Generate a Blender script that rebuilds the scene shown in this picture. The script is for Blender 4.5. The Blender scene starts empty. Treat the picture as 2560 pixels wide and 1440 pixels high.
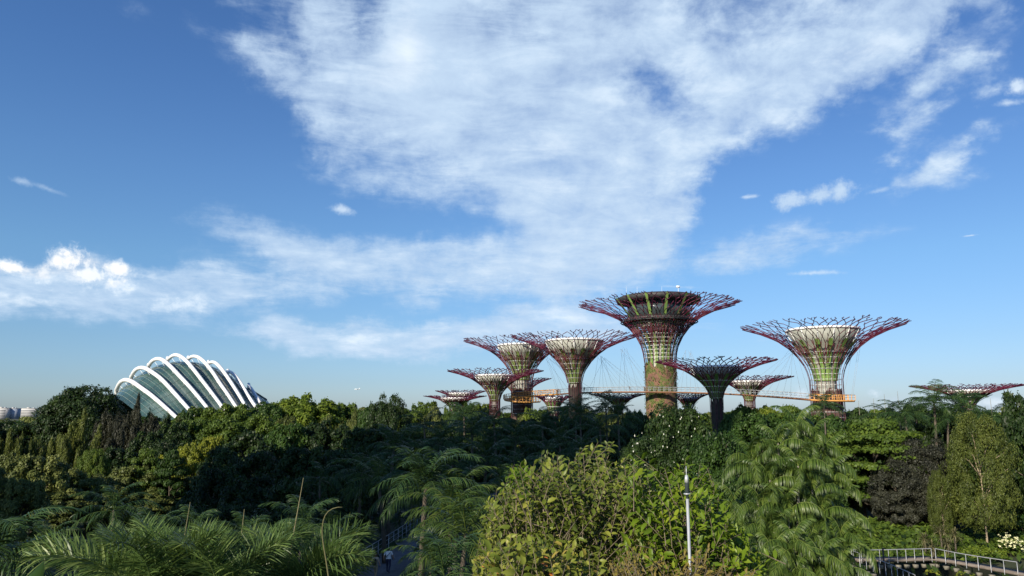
import bpy, math, random
import numpy as np
from mathutils import Vector, Matrix

R = math.radians
S = bpy.context.scene
COL = S.collection
# ------------------------------------------------------------------ camera
CAMZ = 16.0
FPX = 1849.0
PITCH = math.atan(315 / FPX)
cam = bpy.data.cameras.new('camera')
cam.sensor_width = 36
cam.lens = FPX / 2560 * 36
cam.clip_start = 0.1
cam.clip_end = 20000
camo = bpy.data.objects.new('camera', cam)
COL.objects.link(camo)
camo.location = (0, 0, CAMZ)
camo.rotation_euler = (math.pi / 2 + PITCH, 0, 0)
S.camera = camo
_F = Vector((0, math.cos(PITCH), math.sin(PITCH)))
_U = Vector((0, -math.sin(PITCH), math.cos(PITCH)))
def at(px, py, Y):
    """the world point seen at photo pixel (px,py) at depth Y metres north"""
    d = _F + Vector((1, 0, 0)) * ((px - 1280) / FPX) + _U * ((720 - py) / FPX)
    return Vector((0, 0, CAMZ)) + d * (Y / d.y)

# ------------------------------------------------------------------ light
SUN_AZ = R(35)      # west of due south (behind the camera, on its left)
SUN_EL = R(25)
to_sun = Vector((-math.sin(SUN_AZ) * math.cos(SUN_EL), -math.cos(SUN_AZ) * math.cos(SUN_EL), math.sin(SUN_EL)))
sl = bpy.data.lights.new('sun', 'SUN')
sl.energy = 4.9
sl.angle = R(0.5)
sl.color = (1.0, 0.90, 0.74)
so = bpy.data.objects.new('sun', sl)
COL.objects.link(so)
so.rotation_euler = (-to_sun).to_track_quat('-Z', 'Y').to_euler()
so.location = (-60, -80, 120)

S.view_settings.view_transform = 'Standard'
S.view_settings.look = 'None'
S.view_settings.exposure = 0.43
S.view_settings.gamma = 1

# ------------------------------------------------------------------ sky with clouds
SKY_STRENGTH = 0.12
def blur(a, s):
    k = int(max(1, round(s * 2.5)))
    x = np.arange(-k, k + 1)
    g = np.exp(-x * x / (2 * s * s)); g /= g.sum()
    p = np.pad(a, k, mode='edge')
    p = np.apply_along_axis(lambda m: np.convolve(m, g, 'same'), 0, p)
    p = np.apply_along_axis(lambda m: np.convolve(m, g, 'same'), 1, p)
    return p[k:-k, k:-k]
SC = 10.0
GW, GH = 256, 110
gx, gy = np.meshgrid((np.arange(GW) + .5) * SC, (np.arange(GH) + .5) * SC)
def poly_mask(pts, soft):
    m = np.zeros_like(gx, dtype=bool)
    n = len(pts)
    for i in range(n):
        x0, y0 = pts[i]; x1, y1 = pts[(i + 1) % n]
        if y0 == y1: continue
        c = ((gy >= min(y0, y1)) & (gy < max(y0, y1)) & (gx < x0 + (gy - y0) * (x1 - x0) / (y1 - y0)))
        m ^= c
    return blur(m.astype(float), soft / SC)
cover = np.zeros_like(gx)
def add(pts, op, soft=25):
    global cover
    cover = np.maximum(cover, poly_mask(pts, soft) * op)
def over(pts, op, soft=30):
    global cover
    m = poly_mask(pts, soft)
    cover = cover * (1 - m) + op * m
def ell(x, y, a, b, rot, op, p=1.0):
    c, s = math.cos(R(rot)), math.sin(R(rot))
    u = ((gx - x) * c + (gy - y) * s) / a; v = (-(gx - x) * s + (gy - y) * c) / b
    return op * np.exp(-(u * u + v * v) ** p)
def adde(*a):
    global cover
    cover = np.maximum(cover, ell(*a))
def sube(x, y, a, b, rot, k):
    global cover
    cover = cover * (1 - ell(x, y, a, b, rot, k, 1.3))
# big fan of cloud from the top down to the steel trees
add([(520,-60),(620,60),(640,180),(740,260),(770,330),(800,420),(960,480),(1110,520),(1220,560),(1330,575),(1250,600),(1100,600),(880,610),(700,575),(520,530),(450,538),(560,590),(650,640),(700,700),(900,735),(1150,720),(1300,745),(1420,790),(1500,745),(1640,700),(1700,650),(1700,600),(1765,530),(1750,440),(1790,390),(1860,350),(2010,320),(2080,280),(2180,200),(2300,150),(2380,60),(2500,-60)], .86, 22)
over([(520,-60),(600,70),(700,150),(800,200),(830,-60)], .30, 30)
over([(700,-60),(760,120),(800,300),(880,300),(870,150),(880,-60)], .78, 20)
over([(880,-60),(890,90),(930,140),(970,60),(950,-60)], .38, 16)
over([(960,-60),(965,90),(950,200),(1100,350),(1160,200),(1090,-60)], .97, 30)
over([(780,230),(800,420),(960,480),(1110,520),(1240,560),(1280,500),(1000,360),(860,280)], .55, 26)
adde(860,400,110,26,25,.85); adde(960,330,120,28,25,.9); adde(800,250,60,40,0,.95); adde(1100,430,180,24,22,.75)
adde(640,115,80,26,35,.85); adde(720,160,60,22,30,.75); adde(540,90,120,22,35,.30); adde(370,55,90,20,25,.22); adde(680,205,90,9,25,.7)
adde(860,480,120,10,20,.5); adde(785,435,50,10,20,.6)
over([(1200,-60),(1230,90),(1330,120),(1400,-60)], .66, 35)
over([(1560,150),(1560,250),(1720,280),(1760,200),(1700,130)], .60, 34)
over([(1640,-60),(1700,90),(1900,110),(2100,60),(2260,-60)], .62, 40)
over([(1400,-60),(1420,60),(1600,80),(1640,-60)], .80, 35)
over([(2020,120),(1980,210),(2140,190),(2330,110),(2360,40),(2240,30)], .88, 26)
over([(1500,60),(1560,110),(1800,150),(1740,60)], .84, 28)
sube(1020,575,160,16,8,.75); sube(1190,555,120,14,10,.6); sube(950,665,60,13,0,.75); sube(1160,690,120,10,5,.35)
over([(1150,650),(1100,720),(1350,750),(1300,670)], .70, 30)
adde(1290,485,70,20,0,.95); adde(1330,575,90,20,0,.93); adde(1310,650,80,22,0,.95)
# right arm wisps
for a_ in [(2330,200,120,30,-32,.80),(2250,150,60,40,0,.7),(2400,150,60,40,-20,.85),(2310,270,90,20,-20,.85),(2250,320,90,16,-12,.75),(2350,330,90,14,-12,.7),(2340,410,120,26,-32,.88),(2230,400,44,18,0,.75),
 (2440,350,90,20,-35,.85),(2320,452,90,14,-4,.8),(2475,30,44,50,0,.9),(2480,200,40,30,-20,.8),(2210,476,50,7,0,.7),(2450,420,60,12,-12,.7),(2290,360,60,10,-10,.6)]: adde(*a_)
# left lower bank
add([(0,675),(150,640),(420,650),(640,680),(900,715),(880,745),(700,752),(600,770),(520,805),(380,800),(200,800),(0,790)], .74, 15)
adde(300,800,160,8,0,.25); adde(640,790,140,10,3,.35); adde(780,757,70,5,0,.45); adde(1000,735,160,20,3,.5); adde(1060,765,60,10,0,.6); adde(520,612,60,8,0,.25)
add([(440,540),(560,545),(760,585),(1000,610),(1250,600),(1400,640),(1300,720),(1000,735),(800,720),(640,640)], .72, 14)
adde(620,700,220,22,4,.55); adde(300,720,200,30,2,.5); adde(60,730,120,22,0,.5); adde(820,705,120,14,0,.6); adde(480,770,130,30,-8,.62)
adde(900,745,200,10,2,.35); adde(1050,775,120,8,0,.4); adde(640,660,120,8,6,.45); adde(1000,560,90,6,0,.3)
# low band behind the steel trees
add([(480,838),(640,812),(900,808),(1150,805),(1300,790),(1450,780),(1560,800),(1560,850),(1300,865),(1000,890),(700,885),(620,850)], .80, 8)
add([(1100,800),(1300,785),(1460,772),(1580,790),(1600,830),(1450,850),(1150,850)], .85, 9)
adde(720,828,120,8,0,.8); adde(900,848,90,8,0,.85); adde(1150,815,220,11,-2,.85); adde(1420,800,130,20,-5,.85); adde(1300,850,200,16,0,.55)
adde(1850,855,170,14,-3,.35); adde(1650,870,120,12,0,.4); adde(380,858,60,5,0,.25); adde(1600,830,200,20,-3,.35)
# right hand haze cloud
adde(1900,620,190,40,-12,.74); adde(2070,590,170,20,-8,.6); adde(1880,655,120,18,0,.6); adde(2110,575,80,14,-5,.45)
adde(1180,1000,100,14,0,.15); adde(2010,985,70,16,0,.5); adde(2480,1000,90,14,0,.45); adde(2200,985,70,16,0,.35)
# brightness of the cloud (1 = white sunlit puff, 0 = grey blue)
bright = np.full_like(gx, .42)
def brt(*a):
    global bright
    bright = np.maximum(bright, ell(*a))
for a in [(1000,150,110,200,10,.62),(1350,400,300,220,20,.52),(1350,640,220,70,0,.5),(2150,130,180,60,-25,.6),(180,665,120,40,0,.95),(300,680,60,18,0,.95),(460,765,70,22,0,.72),(60,690,80,22,0,.9),(50,750,70,12,0,.75),
          (1150,812,240,10,-2,.85),(890,846,80,9,0,.95),(720,828,120,8,0,.8),(1420,795,120,14,-5,.75),(2010,985,70,16,0,.8)]:
    brt(*a)
NC, NR, DEL, AZW = 32, 39, 0.92, 38.0
def sample(g, px, py):
    x = px / SC - .5; y = py / SC - .5
    x = min(max(x, 0), GW - 1.001); y = min(max(y, 0), GH - 1.001)
    i, j = int(x), int(y); fx, fy = x - i, y - j
    return (g[j, i] * (1 - fx) + g[j, i + 1] * fx) * (1 - fy) + (g[j + 1, i] * (1 - fx) + g[j + 1, i + 1] * fx) * fy
def grid_at(g, az, el):
    d = Vector((math.sin(R(az)) * math.cos(R(el)), math.cos(R(az)) * math.cos(R(el)), math.sin(R(el))))
    f = d.dot(_F)
    return float(sample(g, 1280 + FPX * d.x / f, 720 - FPX * d.dot(_U) / f))

w = bpy.data.worlds.new('World')
S.world = w
w.use_nodes = True
nt = w.node_tree
nt.nodes.clear()
def N(tree, typ, **kw):
    n = tree.nodes.new(typ)
    for k, v in kw.items():
        if k == 'ins':
            for kk, vv in v.items(): n.inputs[kk].default_value = vv
        else: setattr(n, k, v)
    return n
def M(op, a, b=None, c=None, tree=None, clamp=False):
    tree = tree or nt
    n = tree.nodes.new('ShaderNodeMath'); n.operation = op; n.use_clamp = clamp
    for i, v in enumerate((a, b, c)):
        if v is None: continue
        if hasattr(v, 'is_linked') or hasattr(v, 'links'): tree.links.new(v, n.inputs[i])
        else: n.inputs[i].default_value = v
    return n.outputs[0]
def VM(op, a, b=None, tree=None, scale=None):
    tree = tree or nt
    n = tree.nodes.new('ShaderNodeVectorMath'); n.operation = op
    for i, v in enumerate((a, b)):
        if v is None: continue
        if hasattr(v, 'is_linked'): tree.links.new(v, n.inputs[i])
        else: n.inputs[i].default_value = v
    if scale is not None: n.inputs['Scale'].default_value = scale
    return n.outputs['Value'] if op in ('DOT_PRODUCT', 'LENGTH') else n.outputs['Vector']
def MIX(fac, a, b, tree=None, blend='MIX'):
    tree = tree or nt
    n = tree.nodes.new('ShaderNodeMix'); n.data_type = 'RGBA'; n.blend_type = blend
    for s, v in ((n.inputs['Factor'], fac), (n.inputs[6], a), (n.inputs[7], b)):
        if hasattr(v, 'is_linked'): tree.links.new(v, s)
        else: s.default_value = v
    return n.outputs[2]
tc = N(nt, 'ShaderNodeTexCoord')
DIR = tc.outputs['Generated']
sky = N(nt, 'ShaderNodeTexSky', sky_type='NISHITA', sun_disc=False, sun_elevation=SUN_EL, sun_rotation=math.atan2(to_sun.x, to_sun.y), altitude=0)
sky.air_density = 1.0; sky.dust_density = 0.6; sky.ozone_density = 2.0
sep = N(nt, 'ShaderNodeSeparateXYZ'); nt.links.new(DIR, sep.inputs[0])
dx, dy, dz = sep.outputs
az = M('ARCTAN2', dx, dy)
el = M('ARCSINE', dz)
# noise laid on a flat cloud layer overhead
zz = M('ADD', M('MAXIMUM', dz, 0.0), 0.26)
cmb = N(nt, 'ShaderNodeCombineXYZ')
nt.links.new(M('DIVIDE', dx, zz), cmb.inputs[0]); nt.links.new(M('DIVIDE', dy, zz), cmb.inputs[1])
P = cmb.outputs[0]
def noise(vec, scale, detail, rough=.55, dist=0.0, lac=2.0):
    n = N(nt, 'ShaderNodeTexNoise', noise_dimensions='3D')
    nt.links.new(vec, n.inputs['Vector'])
    n.inputs['Scale'].default_value = scale; n.inputs['Detail'].default_value = detail
    n.inputs['Roughness'].default_value = rough; n.inputs['Distortion'].default_value = dist
    n.inputs['Lacunarity'].default_value = lac
    return n
mp = N(nt, 'ShaderNodeMapping'); nt.links.new(P, mp.inputs[0])
mp.inputs['Rotation'].default_value = (0, 0, R(12)); mp.inputs['Scale'].default_value = (2.1, .75, 1)
n_wisp = noise(mp.outputs[0], 4.2, 9, .60, .35)
mp2 = N(nt, 'ShaderNodeMapping'); nt.links.new(P, mp2.inputs[0]); mp2.inputs['Location'].default_value = (7, 3, 1)
n_puff = noise(mp2.outputs[0], 9, 8, .62, .2)
n_dir = noise(DIR, 26, 9, .66, .15)
n_warp = noise(DIR, 9, 6, .66, 0)
cae = N(nt, 'ShaderNodeCombineXYZ'); nt.links.new(az, cae.inputs[0]); nt.links.new(el, cae.inputs[1])
mp3 = N(nt, 'ShaderNodeMapping'); nt.links.new(cae.outputs[0], mp3.inputs[0]); mp3.inputs['Rotation'].default_value = (0, 0, R(24)); mp3.inputs['Scale'].default_value = (.55, 2.3, 1)
n_st = noise(mp3.outputs[0], 13, 9, .66, .5)
mp4 = N(nt, 'ShaderNodeMapping'); nt.links.new(cae.outputs[0], mp4.inputs[0]); mp4.inputs['Rotation'].default_value = (0, 0, R(-4)); mp4.inputs['Scale'].default_value = (.6, 2.6, 1)
n_lo = noise(mp4.outputs[0], 16, 9, .66, .4)
warp = VM('SUBTRACT', n_warp.outputs['Color'], (.5, .5, .5))
sw = N(nt, 'ShaderNodeSeparateXYZ'); nt.links.new(warp, sw.inputs[0])
azw = M('MULTIPLY_ADD', sw.outputs[0], R(6.5), az)
elw = M('MULTIPLY_ADD', sw.outputs[1], R(3.2), el)
def lookup(g, azs, els, ncol_halves=2):
    E = M('DIVIDE', els, R(DEL))
    ce = N(nt, 'ShaderNodeCombineXYZ')
    for i in range(3): nt.links.new(E, ce.inputs[i])
    E3 = ce.outputs[0]
    res = []
    halves = [(-AZW, 0.0), (0.0, AZW)] if ncol_halves == 2 else [(-AZW, AZW)]
    for a0, a1 in halves:
        mr = N(nt, 'ShaderNodeMapRange'); nt.links.new(azs, mr.inputs['Value'])
        mr.inputs['From Min'].default_value = R(a0); mr.inputs['From Max'].default_value = R(a1)
        fac = mr.outputs[0]
        tot = None
        for k in range(0, NR, 3):
            cr = N(nt, 'ShaderNodeValToRGB'); nt.links.new(fac, cr.inputs[0])
            e = cr.color_ramp.elements
            cr.color_ramp.interpolation = 'EASE'
            cr.color_ramp.interpolation = 'LINEAR'
            while len(e) < NC: e.new(0.5)
            for i in range(NC): e[i].position = i / (NC - 1)
            for i in range(NC):
                a = a0 + (a1 - a0) * i / (NC - 1)
                e[i].color = tuple(grid_at(g, a, (k + j) * DEL) for j in range(3)) + (1,)
            d = VM('ABSOLUTE', VM('SUBTRACT', E3, (k, k + 1, k + 2)))
            wv = VM('MAXIMUM', VM('SUBTRACT', (1, 1, 1), d), (0, 0, 0))
            dp = VM('DOT_PRODUCT', cr.outputs[0], wv)
            tot = dp if tot is None else M('ADD', tot, dp)
        res.append(tot)
    if len(res) == 1: return res[0]
    side = M('GREATER_THAN', azs, 0.0)
    return M('ADD', M('MULTIPLY', res[1], side), M('MULTIPLY', res[0], M('SUBTRACT', 1.0, side)))
cover = np.clip(cover * 1.04, 0, 1)
cov = lookup(cover, azw, elw, 2)
bri = lookup(bright, az, el, 1)
# inside the fan the noise only ripples; at its edges it tears
wisp = M('SUBTRACT', n_wisp.outputs['Fac'], .5)
puff = M('SUBTRACT', n_puff.outputs['Fac'], .5)
edge = M('MULTIPLY', M('MULTIPLY', cov, M('SUBTRACT', 1.05, cov)), 4.0, clamp=True)
fine = M('SUBTRACT', n_dir.outputs['Fac'], .5)
lowm = N(nt, 'ShaderNodeMapRange', interpolation_type='SMOOTHSTEP'); nt.links.new(el, lowm.inputs['Value'])
lowm.inputs['From Min'].default_value = R(11); lowm.inputs['From Max'].default_value = R(17)
rgt = N(nt, 'ShaderNodeMapRange', interpolation_type='SMOOTHSTEP'); nt.links.new(az, rgt.inputs['Value'])
rgt.inputs['From Min'].default_value = R(2); rgt.inputs['From Max'].default_value = R(14)
st_l = M('SUBTRACT', n_st.outputs['Fac'], .5); st_0 = M('SUBTRACT', n_lo.outputs['Fac'], .5)
st_h = M('ADD', M('MULTIPLY', st_l, M('SUBTRACT', 1.0, rgt.outputs[0])), M('MULTIPLY', puff, rgt.outputs[0]))
strk = M('ADD', M('MULTIPLY', st_h, lowm.outputs[0]), M('MULTIPLY', st_0, M('SUBTRACT', 1.0, lowm.outputs[0])))
det = M('ADD', M('ADD', M('MULTIPLY', wisp, .6), M('MULTIPLY', puff, .6)), M('ADD', M('MULTIPLY', fine, .6), M('MULTIPLY', strk, 1.15)))
dens = M('ADD', cov, M('MULTIPLY', det, M('MULTIPLY_ADD', edge, .95, .14)))
mrr = N(nt, 'ShaderNodeMapRange', interpolation_type='SMOOTHSTEP'); nt.links.new(dens, mrr.inputs['Value'])
mrr.inputs['From Min'].default_value = .06; mrr.inputs['From Max'].default_value = 1.14
gate = M('MULTIPLY', cov, 8.0, clamp=True)
alpha = M('MULTIPLY', mrr.outputs[0], gate)
# small separate puffs: px, py, half width, half height, tilt, strength, brightness
PUFFS = [(178,655,62,36,-5,1.35,1.0),(225,690,110,34,0,1.2,.85),(110,680,50,26,0,1.0,.95),(30,668,55,20,5,1.25,.95),(300,672,62,22,5,1.2,.95),(455,762,80,24,-8,1.0,.7),(40,750,70,14,5,.9,.7),(382,686,22,12,0,.8,.8),
         (855,525,40,13,8,.9,.6),(48,450,36,11,12,.8,.5),(115,470,50,7,14,.65,.45),(2035,490,100,26,-6,1.05,.42),(1868,492,32,6,0,.8,.7),(2030,683,90,8,3,.85,.65),(1690,717,70,5,3,.7,.6),
         (890,846,95,10,0,.8,.7),(2552,215,26,20,0,1.0,.6),(2520,258,50,9,5,.8,.5),(2425,587,22,3,0,.9,.8),(2200,475,40,7,-8,.7,.5),(1780,808,60,4,0,.4,.6),(2185,983,24,18,0,1.0,.85),(2215,1000,70,16,0,.6,.6),(2005,985,55,18,0,.9,.8),(2500,1005,60,18,0,.8,.7)]
pn = M('SUBTRACT', n_dir.outputs['Fac'], .5)
ce2 = N(nt, 'ShaderNodeCombineXYZ')
nt.links.new(M('MULTIPLY_ADD', sw.outputs[2], R(1.2), az), ce2.inputs[0]); nt.links.new(M('MULTIPLY_ADD', sw.outputs[1], R(.6), el), ce2.inputs[1])
AE = ce2.outputs[0]
col_b = bri
for (px, py, hw, hh, rot, st, br) in PUFFS:
    d = at(px, py, 1000.0) - Vector((0, 0, CAMZ)); d.normalize()
    a0, e0 = math.atan2(d.x, d.y), math.asin(d.z)
    m = N(nt, 'ShaderNodeMapping', vector_type='TEXTURE'); nt.links.new(AE, m.inputs[0])
    m.inputs['Location'].default_value = (a0, e0, 0)
    m.inputs['Rotation'].default_value = (0, 0, R(-rot))
    m.inputs['Scale'].default_value = (hw / FPX, hh / FPX, 1)
    l = VM('LENGTH', m.outputs[0])
    v = M('ADD', M('SUBTRACT', 1.0, l), M('MULTIPLY', pn, 3.6))
    mm = N(nt, 'ShaderNodeMapRange', interpolation_type='SMOOTHSTEP'); nt.links.new(v, mm.inputs['Value'])
    mm.inputs['From Min'].default_value = -.1; mm.inputs['From Max'].default_value = 1.0 / st
    f = M('MULTIPLY', mm.outputs[0], min(1.0, st * .85))
    alpha = M('MAXIMUM', alpha, f)
    col_b = M('ADD', M('MULTIPLY', col_b, M('SUBTRACT', 1.0, f)), M('MULTIPLY', f, br))
shade = M('ADD', col_b, M('ADD', M('MULTIPLY', puff, .35), M('MULTIPLY', strk, .32)))
ramp = N(nt, 'ShaderNodeValToRGB'); nt.links.new(shade, ramp.inputs[0])
e = ramp.color_ramp.elements
e[0].position = 0.0; e[0].color = (.28, .385, .565, 1)
e[1].position = 1.0; e[1].color = (.80, .80, .80, 1)
x = e.new(.45); x.color = (.435, .555, .70, 1)
x = e.new(.65); x.color = (.60, .69, .785, 1)
# clear-sky tint: deeper overhead on the left, paler blue low on the right
tnt = N(nt, 'ShaderNodeValToRGB')
nt.links.new(M('DIVIDE', el, R(40)), tnt.inputs[0])
TINT = [(0.0,(.52,.67,1.0,1)),(.06,(.46,.61,.89,1)),(.13,(.46,.62,.84,1)),(.28,(.49,.70,.88,1)),(.44,(.47,.69,.92,1)),(.62,(.42,.65,.93,1)),(1.0,(.38,.61,.93,1))]
AZL = (1.0, .99, .99, 1); AZR = (.92, .87, .88, 1)
e = tnt.color_ramp.elements
e[0].position = TINT[0][0]; e[0].color = TINT[0][1]; e[1].position = TINT[-1][0]; e[1].color = TINT[-1][1]
for p_, c_ in TINT[1:-1]: x = e.new(p_); x.color = c_
azr = N(nt, 'ShaderNodeMapRange'); nt.links.new(az, azr.inputs['Value'])
azr.inputs['From Min'].default_value = R(-35); azr.inputs['From Max'].default_value = R(35)
side = MIX(azr.outputs[0], AZL, AZR)
skc = MIX(1.0, MIX(1.0, sky.outputs[0], tnt.outputs[0], blend='MULTIPLY'), side, blend='MULTIPLY')
cl = VM('SCALE', ramp.outputs[0], scale=1.0 / SKY_STRENGTH)
allc = MIX(alpha, skc, cl)
bg = N(nt, 'ShaderNodeBackground'); bg.inputs['Strength'].default_value = SKY_STRENGTH
nt.links.new(allc, bg.inputs['Color'])
wo = N(nt, 'ShaderNodeOutputWorld'); nt.links.new(bg.outputs[0], wo.inputs['Surface'])

# ------------------------------------------------------------------ helpers
def tag(o, label=None, cat=None, group=None, kind=None):
    if label: o['label'] = label
    if cat: o['category'] = cat
    if group: o['group'] = group
    if kind: o['kind'] = kind
    return o
def link(name, me, parent=None, mats=()):
    o = bpy.data.objects.new(name, me); COL.objects.link(o)
    if parent is not None: o.parent = parent
    for m in mats:
        if m.name not in [x.name for x in me.materials if x]: me.materials.append(m)
    return o
def empty(name, loc=(0, 0, 0), rz=0.0):
    o = bpy.data.objects.new(name, None); COL.objects.link(o)
    o.location = loc; o.rotation_euler = (0, 0, rz); o.empty_display_size = .5
    return o
def inst(name, me, parent, mat=None, loc=(0, 0, 0), rot=(0, 0, 0), sc=(1, 1, 1)):
    """an object sharing mesh me, with its own material if given"""
    o = bpy.data.objects.new(name, me); COL.objects.link(o); o.parent = parent
    o.location = loc; o.rotation_euler = rot; o.scale = sc
    if mat is not None:
        o.material_slots[0].link = 'OBJECT'; o.material_slots[0].material = mat
    return o
class Geo:
    """quads and triangles gathered as arrays; 'var' is a per-face number read by the materials"""
    def __init__(s): s.v = []; s.q = []; s.t = []; s.qv = []; s.tv = []; s.n = 0
    def addv(s, V):
        V = np.asarray(V, dtype=np.float64).reshape(-1, 3); b = s.n
        s.v.append(V); s.n += len(V); return b
    def quads(s, F, var=0.5):
        F = np.asarray(F, dtype=np.int64).reshape(-1, 4); s.q.append(F)
        s.qv.append(np.broadcast_to(np.asarray(var, dtype=np.float64), (len(F),)).copy())
    def tris(s, F, var=0.5):
        F = np.asarray(F, dtype=np.int64).reshape(-1, 3); s.t.append(F)
        s.tv.append(np.broadcast_to(np.asarray(var, dtype=np.float64), (len(F),)).copy())
    def box(s, a, b, var=.5):
        x0, y0, z0 = a; x1, y1, z1 = b
        k = s.addv([(x0,y0,z0),(x1,y0,z0),(x1,y1,z0),(x0,y1,z0),(x0,y0,z1),(x1,y0,z1),(x1,y1,z1),(x0,y1,z1)])
        s.quads(np.array([(0,3,2,1),(4,5,6,7),(0,1,5,4),(1,2,6,5),(2,3,7,6),(3,0,4,7)]) + k, var)
    def obox(s, c, ax, hx, hy, h, var=.5):
        """box with horizontal axis ax (unit xy) half sizes hx along, hy across, from c upward h"""
        c = np.array(c, float); a = np.array([ax[0], ax[1], 0.]); b = np.array([-ax[1], ax[0], 0.]); u = np.array([0, 0, 1.])
        P = [c + sx * hx * a + sy * hy * b + t * h * u for t in (0, 1) for sx, sy in ((-1,-1),(1,-1),(1,1),(-1,1))]
        k = s.addv(P); s.quads(np.array([(0,3,2,1),(4,5,6,7),(0,1,5,4),(1,2,6,5),(2,3,7,6),(3,0,4,7)]) + k, var)
    def tube(s, pts, rad, n=6, var=.5, cap=True):
        P = np.array([tuple(p) for p in pts], float); m = len(P)
        rad = np.broadcast_to(np.asarray(rad, float), (m,))
        T = np.zeros_like(P); T[1:-1] = P[2:] - P[:-2]; T[0] = P[1] - P[0]; T[-1] = P[-1] - P[-2]
        T /= np.linalg.norm(T, axis=1)[:, None] + 1e-9
        ref = np.array([0, 0, 1.]) if abs(T[0][2]) < .9 else np.array([1., 0, 0])
        rows = []
        for i in range(m):
            a = np.cross(T[i], ref); a /= np.linalg.norm(a) + 1e-9; b = np.cross(T[i], a); ref = np.cross(a, T[i])
            th = np.arange(n) * 2 * np.pi / n
            rows.append(P[i] + rad[i] * (np.cos(th)[:, None] * a + np.sin(th)[:, None] * b))
        k = s.addv(np.concatenate(rows))
        i = np.arange(m - 1)[:, None] * n; j = np.arange(n)[None, :]; j2 = (j + 1) % n
        s.quads(np.stack([i + j, i + j2, i + n + j2, i + n + j], -1).reshape(-1, 4) + k, var)
        if cap and n >= 3:
            for base, rev in ((0, True), ((m - 1) * n, False)):
                c = s.addv([P[0] if rev else P[-1]])
                jj = np.arange(n); j3 = (jj + 1) % n
                s.tris(np.stack([np.full(n, c), (j3 if rev else jj) + base + k, (jj if rev else j3) + base + k], -1), var)
    def rods(s, A, B, ra, rb, n=4, var=.5):
        """many straight rods at once"""
        A = np.asarray(A, float); B = np.asarray(B, float); m = len(A)
        T = B - A; T /= np.linalg.norm(T, axis=1)[:, None] + 1e-9
        ref = np.tile([0, 0, 1.], (m, 1)); ref[np.abs(T[:, 2]) > .9] = (1, 0, 0)
        a = np.cross(T, ref); a /= np.linalg.norm(a, axis=1)[:, None]; b = np.cross(T, a)
        th = np.arange(n) * 2 * np.pi / n + .4
        ra = np.broadcast_to(ra, (m,)); rb = np.broadcast_to(rb, (m,))
        off = np.cos(th)[None, :, None] * a[:, None] + np.sin(th)[None, :, None] * b[:, None]
        V = np.concatenate([A[:, None] + ra[:, None, None] * off, B[:, None] + rb[:, None, None] * off], 1)
        k = s.addv(V.reshape(-1, 3)); i = (np.arange(m) * 2 * n)[:, None]; j = np.arange(n)[None]; j2 = (j + 1) % n
        s.quads((np.stack([i + j, i + j2, i + n + j2, i + n + j], -1)).reshape(-1, 4) + k, np.repeat(np.broadcast_to(var, (m,)), n))
        if n == 4:
            s.quads(np.stack([i[:, 0] + 4, i[:, 0] + 5, i[:, 0] + 6, i[:, 0] + 7], -1) + k, np.broadcast_to(var, (m,)))
    def lathe(s, prof, n=32, c=(0, 0, 0), var=.5):
        prof = np.array(prof, float); m = len(prof); th = np.arange(n) * 2 * np.pi / n
        V = np.stack([prof[:, 0][:, None] * np.cos(th), prof[:, 0][:, None] * np.sin(th), np.repeat(prof[:, 1][:, None], n, 1)], -1) + np.array(c, float)
        k = s.addv(V.reshape(-1, 3)); i = np.arange(m - 1)[:, None] * n; j = np.arange(n)[None]; j2 = (j + 1) % n
        s.quads(np.stack([i + j, i + j2, i + n + j2, i + n + j], -1).reshape(-1, 4) + k, var)
    def mesh(s, name, smooth=False):
        me = bpy.data.meshes.new(name)
        V = np.concatenate(s.v) if s.v else np.zeros((0, 3))
        q = np.concatenate(s.q) if s.q else np.zeros((0, 4), int); t = np.concatenate(s.t) if s.t else np.zeros((0, 3), int)
        me.vertices.add(len(V)); me.vertices.foreach_set('co', V.ravel().astype(np.float32))
        me.loops.add(len(q) * 4 + len(t) * 3); me.polygons.add(len(q) + len(t))
        me.loops.foreach_set('vertex_index', np.concatenate([q.ravel(), t.ravel()]).astype(np.int32))
        st = np.concatenate([np.arange(len(q)) * 4, len(q) * 4 + np.arange(len(t)) * 3])
        me.polygons.foreach_set('loop_start', st.astype(np.int32))
        me.update(calc_edges=True)
        var = np.concatenate([np.concatenate(s.qv) if s.qv else np.zeros(0), np.concatenate(s.tv) if s.tv else np.zeros(0)])
        at_ = me.attributes.new('var', 'FLOAT', 'FACE'); at_.data.foreach_set('value', var.astype(np.float32))
        if smooth: me.polygons.foreach_set('use_smooth', np.ones(len(me.polygons), dtype=bool))
        me.validate()
        return me
    def build(s, name, mat, parent=None, smooth=False):
        me = s.mesh(name, smooth); me.materials.append(mat)
        return link(name, me, parent)

# ------------------------------------------------------------------ materials
def newmat(name):
    m = bpy.data.materials.new(name); m.use_nodes = True; t = m.node_tree; t.nodes.clear()
    out = t.nodes.new('ShaderNodeOutputMaterial'); return m, t, out
def ramp_node(t, fac, cols):
    r = t.nodes.new('ShaderNodeValToRGB'); t.links.new(fac, r.inputs[0]); e = r.color_ramp.elements
    e[0].position = cols[0][0]; e[0].color = (*cols[0][1], 1); e[1].position = cols[-1][0]; e[1].color = (*cols[-1][1], 1)
    for p, c in cols[1:-1]:
        x = e.new(p); x.color = (*c, 1)
    return r.outputs[0]
def objnoise(t, scale, detail=4, rough=.6):
    tc = t.nodes.new('ShaderNodeTexCoord'); n = t.nodes.new('ShaderNodeTexNoise')
    t.links.new(tc.outputs['Object'], n.inputs['Vector']); n.inputs['Scale'].default_value = scale
    n.inputs['Detail'].default_value = detail; n.inputs['Roughness'].default_value = rough
    return n.outputs['Fac']
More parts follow.
